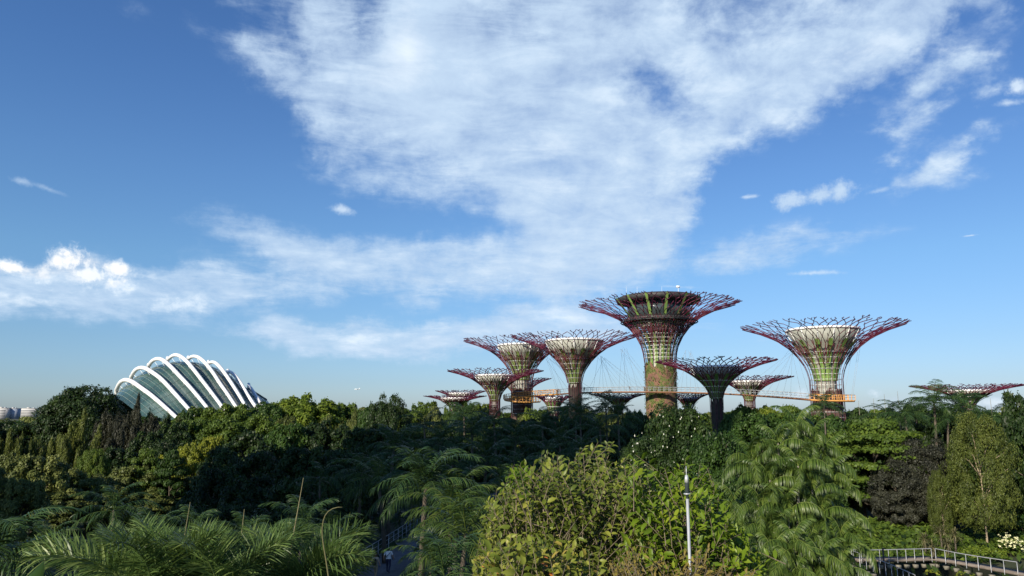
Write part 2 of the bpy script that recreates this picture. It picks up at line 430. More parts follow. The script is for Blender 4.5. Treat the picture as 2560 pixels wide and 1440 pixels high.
def leafmat(name, cols, transl=.3, rough=.5, spec=.22, nscale=.35):
    """leaves: colour from each leaf's own random value, shifted by a slow patchiness"""
    m, t, out = newmat(name)
    a = t.nodes.new('ShaderNodeAttribute'); a.attribute_name = 'var'
    nz = objnoise(t, nscale, 3)
    oi = t.nodes.new('ShaderNodeObjectInfo')
    f = M('ADD', M('MULTIPLY', a.outputs['Fac'], .75, tree=t), M('MULTIPLY', M('SUBTRACT', nz, .38, tree=t), .8, tree=t), tree=t)
    f = M('ADD', f, M('MULTIPLY', M('SUBTRACT', oi.outputs['Random'], .5, tree=t), .22, tree=t), tree=t, clamp=True)
    c = ramp_node(t, f, cols)
    p = t.nodes.new('ShaderNodeBsdfPrincipled'); t.links.new(c, p.inputs['Base Color'])
    p.inputs['Roughness'].default_value = rough; p.inputs['Specular IOR Level'].default_value = spec
    tr = t.nodes.new('ShaderNodeBsdfTranslucent')
    tcn = MIX(.5, c, (.10, .14, .01, 1), tree=t); t.links.new(tcn, tr.inputs['Color'])
    mx = t.nodes.new('ShaderNodeMixShader'); mx.inputs[0].default_value = transl
    t.links.new(p.outputs[0], mx.inputs[1]); t.links.new(tr.outputs[0], mx.inputs[2]); t.links.new(mx.outputs[0], out.inputs[0])
    return m
def pmat(name, cols, scale=3.0, rough=.6, metal=0.0, spec=.5, detail=5, attr=False, bump=0.0, bscale=None):
    m, t, out = newmat(name)
    if attr:
        a = t.nodes.new('ShaderNodeAttribute'); a.attribute_name = 'var'; f = a.outputs['Fac']
        f = M('ADD', f, M('MULTIPLY', M('SUBTRACT', objnoise(t, scale, detail), .5, tree=t), .35, tree=t), tree=t, clamp=True)
    else: f = objnoise(t, scale, detail)
    c = ramp_node(t, f, cols)
    p = t.nodes.new('ShaderNodeBsdfPrincipled'); t.links.new(c, p.inputs['Base Color'])
    p.inputs['Roughness'].default_value = rough; p.inputs['Metallic'].default_value = metal; p.inputs['Specular IOR Level'].default_value = spec
    if bump:
        b = t.nodes.new('ShaderNodeBump'); b.inputs['Strength'].default_value = bump; b.inputs['Distance'].default_value = .05
        t.links.new(objnoise(t, bscale or scale * 4, 6), b.inputs['Height']); t.links.new(b.outputs[0], p.inputs['Normal'])
    t.links.new(p.outputs[0], out.inputs[0])
    return m
G = {}
G['dark'] = leafmat('shade_dark_leaves', [(0, (0.009, 0.018, 0.006)), (.5, (0.020, 0.041, 0.009)), (1, (0.049, 0.083, 0.014))], .16)  # dark colour also stands in for shade on these trees
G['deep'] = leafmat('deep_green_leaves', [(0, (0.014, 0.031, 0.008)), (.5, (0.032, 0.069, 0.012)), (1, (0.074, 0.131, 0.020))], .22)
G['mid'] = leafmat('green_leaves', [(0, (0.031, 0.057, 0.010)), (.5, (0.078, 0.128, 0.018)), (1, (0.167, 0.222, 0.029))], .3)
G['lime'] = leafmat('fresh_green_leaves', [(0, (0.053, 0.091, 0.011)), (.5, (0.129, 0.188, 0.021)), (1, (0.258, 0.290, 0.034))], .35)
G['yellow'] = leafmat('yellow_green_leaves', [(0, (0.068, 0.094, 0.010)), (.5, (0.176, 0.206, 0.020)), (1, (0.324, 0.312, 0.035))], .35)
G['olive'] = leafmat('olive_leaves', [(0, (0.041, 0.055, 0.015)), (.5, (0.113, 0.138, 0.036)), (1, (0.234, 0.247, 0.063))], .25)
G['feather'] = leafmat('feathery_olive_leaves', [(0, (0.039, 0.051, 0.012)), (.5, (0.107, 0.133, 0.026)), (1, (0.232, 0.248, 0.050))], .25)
G['colgreen'] = leafmat('column_tree_leaves', [(0, (.030, .042, .010)), (.5, (.080, .105, .020)), (1, (.17, .19, .04))], .25)
G['greydark'] = leafmat('grey_dark_leaves', [(0, (0.012, 0.013, 0.009)), (.5, (0.029, 0.031, 0.018)), (1, (0.059, 0.059, 0.032))], .12)
G['purple'] = leafmat('purple_black_leaves', [(0, (.014, .0155, .010)), (.5, (.032, .034, .022)), (1, (.068, .070, .044))], .12)
G['palmdark'] = leafmat('shade_dark_palm_leaves', [(0, (0.016, 0.036, 0.013)), (.5, (0.035, 0.074, 0.024)), (1, (0.090, 0.133, 0.028))], .2, rough=.4)  # part of the wood's shade is put into this darker palm colour
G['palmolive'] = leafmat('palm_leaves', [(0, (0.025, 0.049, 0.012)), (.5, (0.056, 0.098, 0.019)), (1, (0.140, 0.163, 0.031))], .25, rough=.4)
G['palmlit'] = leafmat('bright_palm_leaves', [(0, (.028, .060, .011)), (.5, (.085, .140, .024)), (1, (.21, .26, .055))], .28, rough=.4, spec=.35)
G['palmfine'] = leafmat('fine_palm_leaves', [(0, (.045, .085, .024)), (.5, (.105, .170, .045)), (1, (.28, .34, .11))], .3, rough=.35, nscale=2)
G['bush'] = leafmat('olive_bush_leaves', [(0, (.050, .075, .014)), (.4, (.125, .165, .025)), (.75, (.25, .27, .045)), (.92, (.36, .27, .06)), (1, (.50, .18, .05))], .3, rough=.4, nscale=1.2)
G['bushgreen'] = leafmat('bright_bush_leaves', [(0, (0.062, 0.115, 0.011)), (.5, (0.149, 0.230, 0.018)), (1, (0.298, 0.356, 0.032))], .38, rough=.38, nscale=1.2)
G['dry'] = leafmat('dry_bush_leaves', [(0, (.10, .075, .03)), (.4, (.20, .15, .04)), (.7, (.24, .20, .04)), (1, (.30, .27, .07))], .25, rough=.6, nscale=1.5)
G['straw'] = leafmat('straw_leaves', [(0, (.06, .07, .03)), (.5, (.16, .15, .07)), (1, (.30, .26, .14))], .2, rough=.6)
MT = {}
MT['bark'] = pmat('bark', [(0.2, (.045, .035, .025)), (.8, (.14, .115, .085))], 2.5, .9, bump=.6)
MT['pale_bark'] = pmat('pale_bark', [(0.25, (.20, .155, .10)), (.75, (.46, .37, .25))], 2.0, .85, bump=.6)
MT['palm_bark'] = pmat('palm_bark', [(0.25, (.10, .095, .07)), (.75, (.24, .22, .17))], 2.5, .85)
MT['steel'] = pmat('magenta_steel', [(0.0, (.055, .012, .014)), (.3, (.10, .010, .024)), (.65, (.10, .008, .034)), (1, (.055, .008, .028))], .2, .45, attr=True)
MT['concrete'] = pmat('pale_concrete', [(0.3, (.34, .33, .29)), (.7, (.50, .48, .43))], .6, .8)
MT['white'] = pmat('white_paint', [(0.2, (.74, .74, .72)), (.8, (.84, .84, .82))], .5, .45)
MT['cup'] = pmat('cup_cladding', [(0.3, (.25, .26, .22)), (.7, (.38, .38, .33))], .4, .7)
MT['limefin'] = pmat('lime_fin', [(0.3, (.13, .24, .05)), (.7, (.25, .38, .10))], .4, .6)
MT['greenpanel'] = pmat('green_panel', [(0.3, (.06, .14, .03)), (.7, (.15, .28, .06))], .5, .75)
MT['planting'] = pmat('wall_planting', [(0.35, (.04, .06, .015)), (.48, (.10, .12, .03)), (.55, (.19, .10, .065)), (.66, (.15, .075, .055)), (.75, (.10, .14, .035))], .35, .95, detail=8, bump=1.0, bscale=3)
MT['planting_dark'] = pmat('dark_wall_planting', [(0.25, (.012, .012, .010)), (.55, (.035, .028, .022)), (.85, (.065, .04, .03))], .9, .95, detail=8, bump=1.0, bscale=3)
MT['planting_red'] = pmat('reddish_wall_planting', [(0.25, (.045, .026, .022)), (.5, (.095, .052, .042)), (.7, (.14, .115, .085)), (.85, (.06, .075, .028))], 1.2, .95, detail=8, bump=1.0, bscale=3)
MT['podglass'] = pmat('pod_glass', [(0.3, (.02, .028, .03)), (.7, (.06, .075, .08))], .5, .15)
MT['dark'] = pmat('dark_metal', [(0.3, (.02, .02, .02)), (.7, (.045, .042, .04))], 1, .6)
MT['orange'] = pmat('orange_paint', [(0.3, (.55, .26, .06)), (.7, (.66, .33, .09))], .5, .5)
MT['deck'] = pmat('deck_soffit', [(0.3, (.16, .07, .035)), (.7, (.26, .12, .05))], .4, .6)
MT['rail'] = pmat('grey_railing', [(0.3, (.30, .31, .32)), (.7, (.42, .43, .44))], .5, .4, metal=.3)
MT['cable'] = pmat('cable', [(0.3, (.22, .24, .26)), (.7, (.30, .32, .34))], .5, .5)
MT['steelgrey'] = pmat('galvanised_steel', [(0.3, (.42, .44, .45)), (.7, (.58, .60, .60))], 6, .45, metal=.4)
def glassmat():
    m, t, out = newmat('conservatory_glass')
    p = t.nodes.new('ShaderNodeBsdfPrincipled')
    c = ramp_node(t, objnoise(t, .05, 6), [(.35, (.03, .06, .065)), (.5, (.05, .10, .09)), (.65, (.11, .16, .15))])
    t.links.new(c, p.inputs['Base Color']); p.inputs['Roughness'].default_value = .09; p.inputs['Specular IOR Level'].default_value = .7
    p.inputs['IOR'].default_value = 1.55
    t.links.new(p.outputs[0], out.inputs[0]); return m
MT['glass'] = glassmat()

# ------------------------------------------------------------------ ground
def bump(d, w): return 1 / (1 + np.exp(-(d) / w))
def ground_z(x, y):
    x = np.asarray(x, float); y = np.asarray(y, float)
    r = np.sqrt((x * .55) ** 2 + y ** 2)
    near = 10.0 * (1 - bump(r - 19, 2.6))                        # the terrace the camera stands on
    mid = 4.3 * np.exp(-((x + 6) / 17.) ** 2) * bump(y - 34, 5) * (1 - bump(y - 128, 7))
    side = 3.0 * bump(-x - 40, 8) * (1 - bump(y - 190, 20)) * bump(y - 40, 10)
    ch = -1.8 * np.exp(-((x - 42) / 22.) ** 4) * np.exp(-((y - 66) / 22.) ** 4)  # pond at the boardwalk
    und = .25 * np.sin(x * .11 + 1) * np.cos(y * .09)
    return np.maximum(near, 0) + mid + side + ch + und * (y > 30) + .35
def gz(x, y): return float(ground_z(x, y))
xs = np.unique(np.concatenate([np.linspace(-9000, -400, 14), np.linspace(-400, 400, 161), np.linspace(400, 9000, 14)]))
ys = np.unique(np.concatenate([np.linspace(-2500, -60, 8), np.linspace(-60, 420, 121), np.linspace(420, 12000, 16)]))
XX, YY = np.meshgrid(xs, ys)
g = Geo(); k = g.addv(np.stack([XX, YY, ground_z(XX, YY)], -1).reshape(-1, 3))
i = (np.arange(len(ys) - 1) * len(xs))[:, None]; j = np.arange(len(xs) - 1)[None]
g.quads(np.stack([i + j, i + j + 1, i + len(xs) + j + 1, i + len(xs) + j], -1).reshape(-1, 4))
MT['ground'] = pmat('ground', [(0.3, (.018, .028, .010)), (.5, (.035, .045, .016)), (.7, (.06, .055, .028))], .25, .95, detail=8)
tag(g.build('ground', MT['ground'], smooth=True), kind='structure')
def watermat():
    m, t, out = newmat('pond_water'); p = t.nodes.new('ShaderNodeBsdfPrincipled')
    p.inputs['Base Color'].default_value = (.02, .025, .015, 1); p.inputs['Roughness'].default_value = .08
    b = t.nodes.new('ShaderNodeBump'); b.inputs['Strength'].default_value = .15; b.inputs['Distance'].default_value = .05
    t.links.new(objnoise(t, 1.5, 4), b.inputs['Height']); t.links.new(b.outputs[0], p.inputs['Normal']); t.links.new(p.outputs[0], out.inputs[0]); return m
g = Geo(); g.box((8, 34, -1.6), (78, 96, -.55)); tag(g.build('pond_water', watermat()), kind='structure')

# ------------------------------------------------------------------ steel supertrees
PROF = np.array([(0, 0), (.18, .035), (.31, .085), (.45, .17), (.60, .29), (.75, .46), (.89, .72), (1, 1)])
PROF_TALL = np.array([(0, 0), (.18, .02), (.31, .054), (.45, .125), (.60, .234), (.75, .383), (.89, .647), (1, 1)])
def steel_tree(px, D, ytip, rpx, yneck, rnpx, ycup, cuprpx, seed, label, trunkmat='planting', tall=False, dark=False, fins=True, n0=34, ybase=None):
    rnd = random.Random(seed)
    base = at(px, 1035, D); X = base.x
    sc = D / FPX
    zr = at(px, ytip, D).z; zn = at(px, yneck, D).z; zc = at(px, ycup, D).z
    Rr = rpx * sc * .98; rn = rnpx * sc; rc = cuprpx * sc
    z0 = gz(X, D) - .5
    root = empty('steel_supertree', (X, D, z0)); tag(root, label, 'supertree', 'steel supertrees of the grove')
    prof = PROF_TALL if tall else PROF
    def surf(t, th, off=0.0):
        r = rn + (Rr - rn) * np.interp(t, prof[:, 0], prof[:, 1]) + off
        z = zn + (zr - zn) * t - z0
        return np.array([r * math.cos(th), r * math.sin(th), z])
    tt = np.linspace(0, 1, 60); pts = np.array([surf(t, 0) for t in tt])
    L = np.concatenate([[0], np.cumsum(np.linalg.norm(np.diff(pts, axis=0), axis=1))]); Ltot = L[-1]
    def at_s(s, th):
        if s <= 1:
            return surf(np.interp(s * Ltot, L, tt), th)
        a = surf(1, th); b = surf(.97, th); return a + (a - b) / np.linalg.norm(a - b) * (s - 1) * Ltot
    A, B, ra, rb, va = [], [], [], [], []
    r1, r2 = .075, .10
    if tall: r1, r2 = .09, .115
    def seg(p, q, s):
        A.append(p); B.append(q); ra.append(r1 + (r2 - r1) * s); rb.append(r1 + (r2 - r1) * min(1, s + .05)); va.append(min(1, .1 + .9 * s * s))
    dth = 2 * math.pi / n0
    # ribs down the trunk
    nodes = [((2 * i + .5) * dth + rnd.uniform(-.2, .2) * dth, 0.0) for i in range(n0 // 2)]
    for th, _ in nodes:
        q = surf(0, th); p = np.array([q[0] * 1.02, q[1] * 1.02, 0]); ph = th + rnd.uniform(-.3, .3) * dth
        if trunkmat == 'planting_red' and (_ == 0.0):
            mid = np.array([rn * 1.0 * math.cos(ph), rn * 1.0 * math.sin(ph), q[2] * .5])
            seg(p, mid, 0); seg(mid, q, 0); ra[-2:] = [.05, .06]; rb[-2:] = [.06, .09]
        elif rnd.random() < .5:
            seg(np.array([q[0], q[1], q[2] - rnd.uniform(3, 9)]), q, 0); ra[-1] = .04
    s = 0.0; prev = nodes
    def nxt(prev_list, s_new, jit):
        out = []
        for th, _ in prev_list: out.append((th + rnd.uniform(-jit, jit) * dth, s_new + rnd.uniform(-.012, .012)))
        return out
    for sn in (.10, .17, .29):
        if sn == .29:
            new = []
            for th, s_ in prev:
                for sd in (-.5, .5): new.append((th + sd * dth + rnd.uniform(-.15, .15) * dth, sn + rnd.uniform(-.02, .02))); seg(at_s(s_, th), at_s(new[-1][1], new[-1][0]), sn)
            prev = new; continue
        new = nxt(prev, sn, .2)
        for a, b in zip(prev, new): seg(at_s(a[1], a[0]), at_s(b[1], b[0]), b[1])
        if sn > .15:
            for i in range(n0 // 2):
                if rnd.random() < .35: a, b = new[i], new[(i + 1) % (n0 // 2)]; th2 = b[0] if b[0] > a[0] else b[0] + 2 * math.pi; seg(at_s(a[1], a[0]), at_s(b[1] + .02, th2), sn)
        prev = new
    # honeycomb: fork, run, merge, run ...
    levels = [.38, .44, .52, .57, .64, .69, .755, .805, .86, .91]
    k = 0; idx_off = 0.0
    while k + 1 < len(levels):
        sf, sr = levels[k], levels[k + 1]
        forks = []
        for th, s_ in prev:
            w = rnd.uniform(.16, .34)
            f1 = (th - w * dth, sf + rnd.uniform(-.026, .026)); f2 = (th + w * dth, sf + rnd.uniform(-.026, .026))
            seg(at_s(s_, th), at_s(f1[1], f1[0]), sf); seg(at_s(s_, th), at_s(f2[1], f2[0]), sf)
            forks.append((f1, f2))
        new = []
        for i in range(n0):
            a = forks[i][1]; b = forks[(i + 1) % n0][0]; bt = b[0]
            while bt < a[0] - math.pi: bt += 2 * math.pi
            m = ((a[0] + bt) / 2 + rnd.uniform(-.26, .26) * dth, sr + rnd.uniform(-.024, .024))
            if rnd.random() > .13: seg(at_s(a[1], a[0]), at_s(m[1], m[0]), sr)
            if rnd.random() > .13: seg(at_s(b[1], bt), at_s(m[1], m[0]), sr)
            new.append(m)
        prev = new; k += 2
    # open forked tips
    for th, s_ in prev:
        for sd in (-1, 1):
            if rnd.random() < .10: continue
            f = (th + sd * rnd.uniform(.16, .34) * dth, s_ + rnd.uniform(.03, .055))
            seg(at_s(s_, th), at_s(f[1], f[0]), .95)
            e = (f[0] - sd * rnd.uniform(-.15, .2) * dth, f[1] + rnd.uniform(.015, .045))
            seg(at_s(f[1], f[0]), at_s(e[1], e[0]), 1)
            if rnd.random() < .45:
                e2 = (f[0] + sd * rnd.uniform(.1, .35) * dth, f[1] + rnd.uniform(.015, .05)); seg(at_s(f[1], f[0]), at_s(e2[1], e2[0]), 1)
    g = Geo(); g.rods(A, B, np.array(ra), np.array(rb), 4, np.array(va)); g.build('canopy', MT['steel'], root)
    # planted trunk
    g = Geo(); rt = rn * .88 if not tall else rn * .96
    ztk = zn - z0 - (1.0 if tall else 3.0 if trunkmat == 'planting_red' else .5)
    nseg = 26; zs = np.linspace(0, ztk, 14); th = np.arange(nseg) * 2 * np.pi / nseg
    rs = np.random.RandomState(seed); rr = rt * (1 + rs.uniform(-.05, .05, (14, nseg)))
    V = np.stack([rr * np.cos(th), rr * np.sin(th), np.repeat(zs[:, None], nseg, 1) + (np.arange(14) == 13)[:, None] * rs.uniform(-1.6, 1.2, (1, nseg))], -1); kk = g.addv(V.reshape(-1, 3))
    i = np.arange(13)[:, None] * nseg; j = np.arange(nseg)[None]; j2 = (j + 1) % nseg
    g.quads(np.stack([i + j, i + j2, i + nseg + j2, i + nseg + j], -1).reshape(-1, 4) + kk)
    g.build('trunk', MT[trunkmat], root)
    if tall or trunkmat != 'planting_dark':
        # leaves hanging on the trunk
        rs = np.random.RandomState(seed + 5); nl = 5200 if tall else 500
        g = Geo(); thl = rs.uniform(0, 2 * np.pi, nl); zl = rs.uniform(0, 1, nl) ** (1 if tall else 1.6) * ztk * (.99 if tall else .9)
        sheet = .5 + .5 * np.sin(thl * 3 + 1.0) * np.cos(zl * .35 + thl); keep = rs.uniform(0, 1, nl) < (.25 + .75 * sheet); thl, zl = thl[keep], zl[keep]; nl = len(zl)
        rl = rt * 1.02 + rs.uniform(0, .55 if tall else .35, nl); c = np.stack([rl * np.cos(thl), rl * np.sin(thl), zl], -1)
        lf = leaf_quads(c, rs, .38, .26, np.stack([np.cos(thl), np.sin(thl), .6 + 0 * thl], -1), .7)
        k0 = g.addv(lf.reshape(-1, 3)); g.quads((np.arange(nl) * 4)[:, None] + np.arange(4) + k0, rs.uniform(0, 1, nl)); g.build('climbing_plants', G['olive'], root)
    if tall:
        steel_pod(root, X, D, z0, zn, zr, zc, rn, rc, surf, rnd)
    else:
        zz = zc - z0; zt = zn - z0
        core = rn * .62
        t_ = np.linspace(0, 1, 14); prof_c = [(core, max(0, zt - 14)), (core, zt - 1)] + [(core + (rc - core) * (.12 * t + .88 * t ** 2.1) * .86, zt + (zz - zt) * .74 * t) for t in t_]
        hl = (zz - zt)
        g = Geo(); g.lathe(prof_c, 36)
        g.lathe([(rc * .80, zt + hl * .70), (rc * .86, zt + hl * .74), (rc * 1.08, zz - .75), (rc * 1.02, zz - .5)], 36)
        g.build('cup', MT['cup'], root)
        g = Geo(); g.lathe([(rc * 1.02, zz - .60), (rc * 1.10, zz - .66), (rc * 1.13, zz - .3), (rc * 1.09, zz), (rc * .95, zz - .1), (.01, zz - .25)], 40); g.build('rim', MT['white'], root)
        # outer braces under the rim and green panels on the ribs of the cup
        g = Geo(); nb = 14
        for i in range(nb):
            a = 2 * math.pi * (i + .3) / nb; ca, sa = math.cos(a), math.sin(a)
            g.tube([(rc * .86 * ca, rc * .86 * sa, zt + hl * .66), (rc * 1.10 * ca, rc * 1.10 * sa, zz - .8)], .10, 4)
        zh = zt - (11.5 if trunkmat == 'planting_red' else 0.0)
        while zh < zt + hl * .62:
            u = max(0, (zh - zt) / (hl * .8)); rh = (core + (rc - core) * (.12 * u + .88 * u ** 2.1)) + .5 + u * .8
            rh = max(rh, rn * .93)
            a = np.linspace(0, 2 * np.pi, 25); g.tube([(rh * math.cos(x), rh * math.sin(x), zh) for x in a], .05, 4, cap=False)
            zh += 1.45
        g.build('hoops', MT['white'], root)
        if fins:
            g = Geo()
            for i in range(nb):
                a = 2 * math.pi * (i + .8 * rnd.random() * .3) / nb; w = .17
                P = []
                for t in np.linspace(0.02, .97, 12):
                    u = t; r_ = core + (rc - core) * (.12 * u + .88 * u ** 2.1) + .35 + .45 * u; z_ = zt - .5 + (zz - zt) * .82 * t
                    ww = w * (1.1 - .75 * t)
                    P.append([(r_ * math.cos(a - ww), r_ * math.sin(a - ww), z_), (r_ * math.cos(a + ww), r_ * math.sin(a + ww), z_)])
                k0 = g.addv(np.array(P).reshape(-1, 3)); ii = np.arange(11) * 2
                g.quads(np.stack([ii, ii + 1, ii + 3, ii + 2], -1) + k0)
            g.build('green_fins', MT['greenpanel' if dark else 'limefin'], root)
    return root, surf, z0
def leaf_quads(c, rs, ln, wd, nrm, spread, droop=.3):
    """diamond leaves at points c facing roughly nrm; returns (n,4,3)"""
    n = len(c); nn = nrm / (np.linalg.norm(nrm, axis=1)[:, None] + 1e-9) + rs.normal(0, spread, (n, 3)); nn /= np.linalg.norm(nn, axis=1)[:, None] + 1e-9
    t = rs.normal(0, 1, (n, 3)); t[:, 2] -= droop; t -= (t * nn).sum(1)[:, None] * nn; t /= np.linalg.norm(t, axis=1)[:, None] + 1e-9
    b = np.cross(nn, t); ln = ln * rs.uniform(.7, 1.3, (n, 1)); wd = wd * rs.uniform(.7, 1.3, (n, 1))
    return np.stack([c - t * ln * .5, c + b * wd * .5 - t * ln * .05, c + t * ln * .5 + nn * 0, c - b * wd * .5 - t * ln * .05], 1)
def steel_pod(root, X, D, z0, zn, zr, zc, rn, rc, surf, rnd):
    zt = zn - z0; zz = zc - z0; H = zz - zt
    core = rn * .72
    g = Geo(); g.lathe([(core, zt - 3), (core, zt + H * .5), (rc * .78, zt + H * .62), (rc * .80, zt + H * .66)], 40); g.build('core', MT['concrete'], root)
    g = Geo(); g.lathe([(rc * .78, zt + H * .66), (rc * .84, zt + H * .67), (rc * .86, zz - 2.2), (rc * .80, zz - 2.2)], 40); g.build('pod_windows', MT['podglass'], root)
    g = Geo(); g.lathe([(rc * .80, zz - 2.3), (rc * 1.12, zz - 2.0), (rc * 1.16, zz - .8), (rc * 1.05, zz - .2), (rc * .7, zz), (.01, zz)], 40)
    g.lathe([(rc * .7, zt + H * .60), (rc * .92, zt + H * .61), (rc * .92, zt + H * .655), (rc * .7, zt + H * .66)], 40)
    g.build('pod_roof', MT['dark'], root)
    g = Geo()
    for i in range(9):
        u = i / 8.; zh = zt + H * (.60 - .30 * u); rh = core + (rc * .98 - core) * (1 - u) ** 1.3 + .6
        a = np.linspace(0, 2 * np.pi, 37); g.tube([(rh * math.cos(x), rh * math.sin(x), zh) for x in a], .22 if i % 2 == 0 else .13, 4, cap=False)
    g.build('service_rings', MT['dark'], root)
    g = Geo()
    for i in range(11):
        zh = zt + H * (.64 - .058 * i); u = max(0, (zh - zt) / (zr - z0 - zt)); rh = (rn + .1) * 1.0 + (rc * .62) * max(0, u - .12) ** 1.35
        a = np.linspace(0, 2 * np.pi, 37); g.tube([(rh * math.cos(x), rh * math.sin(x), zh) for x in a], .075, 4, cap=False)
    g.build('hoops', MT['white'], root)
    g = Geo(); nb = 14
    for i in range(nb):
        a = 2 * math.pi * (i + .5) / nb; P = []
        for t in np.linspace(0, 1, 18):
            zf = zt - 1 + (H + .3) * t
            r_ = core * 1.08 + (rc * 1.20 - core) * (max(0, t - .1) / .9) ** 1.6 + (.25 if t < .95 else .1)
            ww = (.42 - .10 * t) / r_ * 1.2
            P.append([(r_ * math.cos(a - ww), r_ * math.sin(a - ww), zf), (r_ * math.cos(a + ww), r_ * math.sin(a + ww), zf)])
        k0 = g.addv(np.array(P).reshape(-1, 3)); ii = np.arange(17) * 2; g.quads(np.stack([ii, ii + 1, ii + 3, ii + 2], -1) + k0)
    g.build('green_fins', MT['limefin'], root)
    g = Geo(); mx = at(1696, 735, D)
    g.tube([(mx.x - X, 0, zz - .3), (mx.x - X, 0, at(1696, 716, D).z - z0)], [.09, .05], 6); g.box((mx.x - X - .6, -.3, at(1696, 719, D).z - z0), (mx.x - X + .5, .3, at(1696, 716, D).z - z0 + .2))
    for dx_ in (-10, -6.5, 1.5): g.tube([(dx_, 1, zz - .2), (dx_, 1, zz + 3.5)], .03, 4)
    g.build('antenna', MT['white'], root)
ST = [
 # px, D, ytip, rpx, yneck, rneck, ycup, cupr, seed, label, trunk, dark
 (1305,253,852,151,948,27,862,55,11,'tall supertree with the orange spiral walkway loop round its foot','planting_red',False),
 (1438,234,841,163,957,18,851,66,12,'slim tall supertree with pale cup in front of the footbridge beside the orange loop','planting_dark',False),
 (2071,203,814,201,950,39,823,79,14,'wide tall supertree where the footbridge ends in an orange railed platform','planting_red',False),
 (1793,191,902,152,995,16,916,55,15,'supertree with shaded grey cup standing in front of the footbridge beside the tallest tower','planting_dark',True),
 (1876,243,943,108,1000,13,952,37,16,'small supertree half hidden behind the grey cupped one, footbridge before its waist','planting_red',False),
 (1237,237,927,124,1000,13,937,44,17,'medium supertree with lime green stem between the lowest one and the walkway loop','planting_red',False),
 (1301,285,946,80,1002,13,955,30,18,'supertree mostly hidden behind the red planted trunk at the walkway loop','planting_red',False),
 (1152,300,977,66,1020,10,982,28,19,'low supertree with young trees over its cup behind the lowest supertree','planting_red',False),
 (1137,255,990,80,1024,10,994,32,20,'lowest supertree at one end of the grove, white cup just above the treetops','planting_red',False),
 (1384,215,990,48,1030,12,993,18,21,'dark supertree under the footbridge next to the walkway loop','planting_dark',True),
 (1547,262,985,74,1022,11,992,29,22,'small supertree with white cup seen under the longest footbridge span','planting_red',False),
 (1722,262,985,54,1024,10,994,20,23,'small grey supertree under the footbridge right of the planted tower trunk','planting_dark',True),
 (2424,238,964,131,1016,14,975,50,24,'wide low supertree standing alone behind palms, far from the footbridge','planting_red',False),
]
STEEL = {}
for (px, D, yt, rp, yn, rnp, yc, cr, sd, lb, tm, dk) in ST:
    STEEL[sd] = steel_tree(px, D, yt, rp, yn, rnp, yc, cr, sd, lb, tm, dark=dk, n0=54 if rp > 100 else 38)
STEEL[13] = steel_tree(1655, 235, 760, 205, 905, 39, 742, 92, 13, 'tallest supertree, green planted trunk carrying a dark glazed pod with a mast on top', 'planting', tall=True, n0=62)

# ------------------------------------------------------------------ footbridge in the air
def smooth_path(keys, n):
    K = np.array([tuple(k) for k in keys], float); m = len(K); out = []
    d = np.concatenate([[0], np.cumsum(np.linalg.norm(np.diff(K, axis=0), axis=1))])
    for s in np.linspace(0, d[-1], n):
        i = min(max(np.searchsorted(d, s) - 1, 0), m - 2); t = (s - d[i]) / (d[i + 1] - d[i])
        p0, p1, p2, p3 = K[max(i - 1, 0)], K[i], K[i + 1], K[min(i + 2, m - 1)]
        out.append(.5 * ((2 * p1) + (-p0 + p2) * t + (2 * p0 - 5 * p1 + 4 * p2 - p3) * t * t + (-p0 + 3 * p1 - 3 * p2 + p3) * t ** 3))
    return np.array(out)
def strip(g, C, W, T):
    """a level deck of width W and thickness T following the centre line C (z is the deck's top)"""
    t = np.gradient(C, axis=0); t[:, 2] = 0; t /= np.linalg.norm(t, axis=1)[:, None]; nrm = np.stack([-t[:, 1], t[:, 0], 0 * t[:, 0]], -1)
    Lp, Rp = C + nrm * W / 2, C - nrm * W / 2; dn = np.array([0, 0, T])
    V = np.stack([Lp, Rp, Rp - dn - nrm * W * -.12, Lp - dn + nrm * W * -.12], 1); k = g.addv(V.reshape(-1, 3)); n = len(C)
    i = np.arange(n - 1)[:, None] * 4; j = np.arange(4)[None]; j2 = (j + 1) % 4
    g.quads(np.stack([i + j2, i + j, i + 4 + j, i + 4 + j2], -1).reshape(-1, 4) + k)
    g.quads([[k, k + 1, k + 2, k + 3], [k + 4 * n - 1, k + 4 * n - 2, k + 4 * n - 3, k + 4 * n - 4]])
    return Lp, Rp
def rail(g, E, h, step, rp, rr, mids=0):
    d = np.concatenate([[0], np.cumsum(np.linalg.norm(np.diff(E, axis=0), axis=1))]); n = max(2, int(d[-1] / step) + 1)
    s = np.linspace(0, d[-1], n); Pp = np.stack([np.interp(s, d, E[:, c]) for c in range(3)], -1); up = np.array([0, 0, h])
    g.rods(Pp, Pp + up, rp, rp, 4); g.rods(Pp[:-1] + up, Pp[1:] + up, rr, rr, 4)
    for m in range(mids):
        u2 = up * (m + 1) / (mids + 1); g.rods(Pp[:-1] + u2, Pp[1:] + u2, rr * .5, rr * .5, 4)
    return Pp
root = empty('skyway_footbridge', at(1655, 979, 228.5))
tag(root, 'long orange and grey curved footbridge hung between the steel supertrees', 'footbridge')
b0 = np.array(root.location)
def rel(P): return np.asarray(P) - b0
keysG = [(1395,984.5,240),(1440,981,241.5),(1500,979.5,238),(1570,978.5,232),(1655,979,228),(1740,980.5,225),(1830,984,220),(1920,989.5,211),(1990,994.5,203),(2030,998,198.5)]
keysL = [(1346,1003,243),(1325,1004,241),(1300,1003.5,240.5),(1280,1001.5,241.5),(1268,998.5,244),(1275,995,247),(1300,991.5,247.5),(1330,988.5,246),(1360,986.5,243),(1395,984.5,240)]
keysR = [(2030,998,198.5),(2060,999.5,196.5),(2100,1000.3,196),(2130,1000.8,197)]
CG = smooth_path([at(*k) for k in keysG], 90); CL = smooth_path([at(*k) for k in keysL], 50); CR = smooth_path([at(*k) for k in keysR], 20)
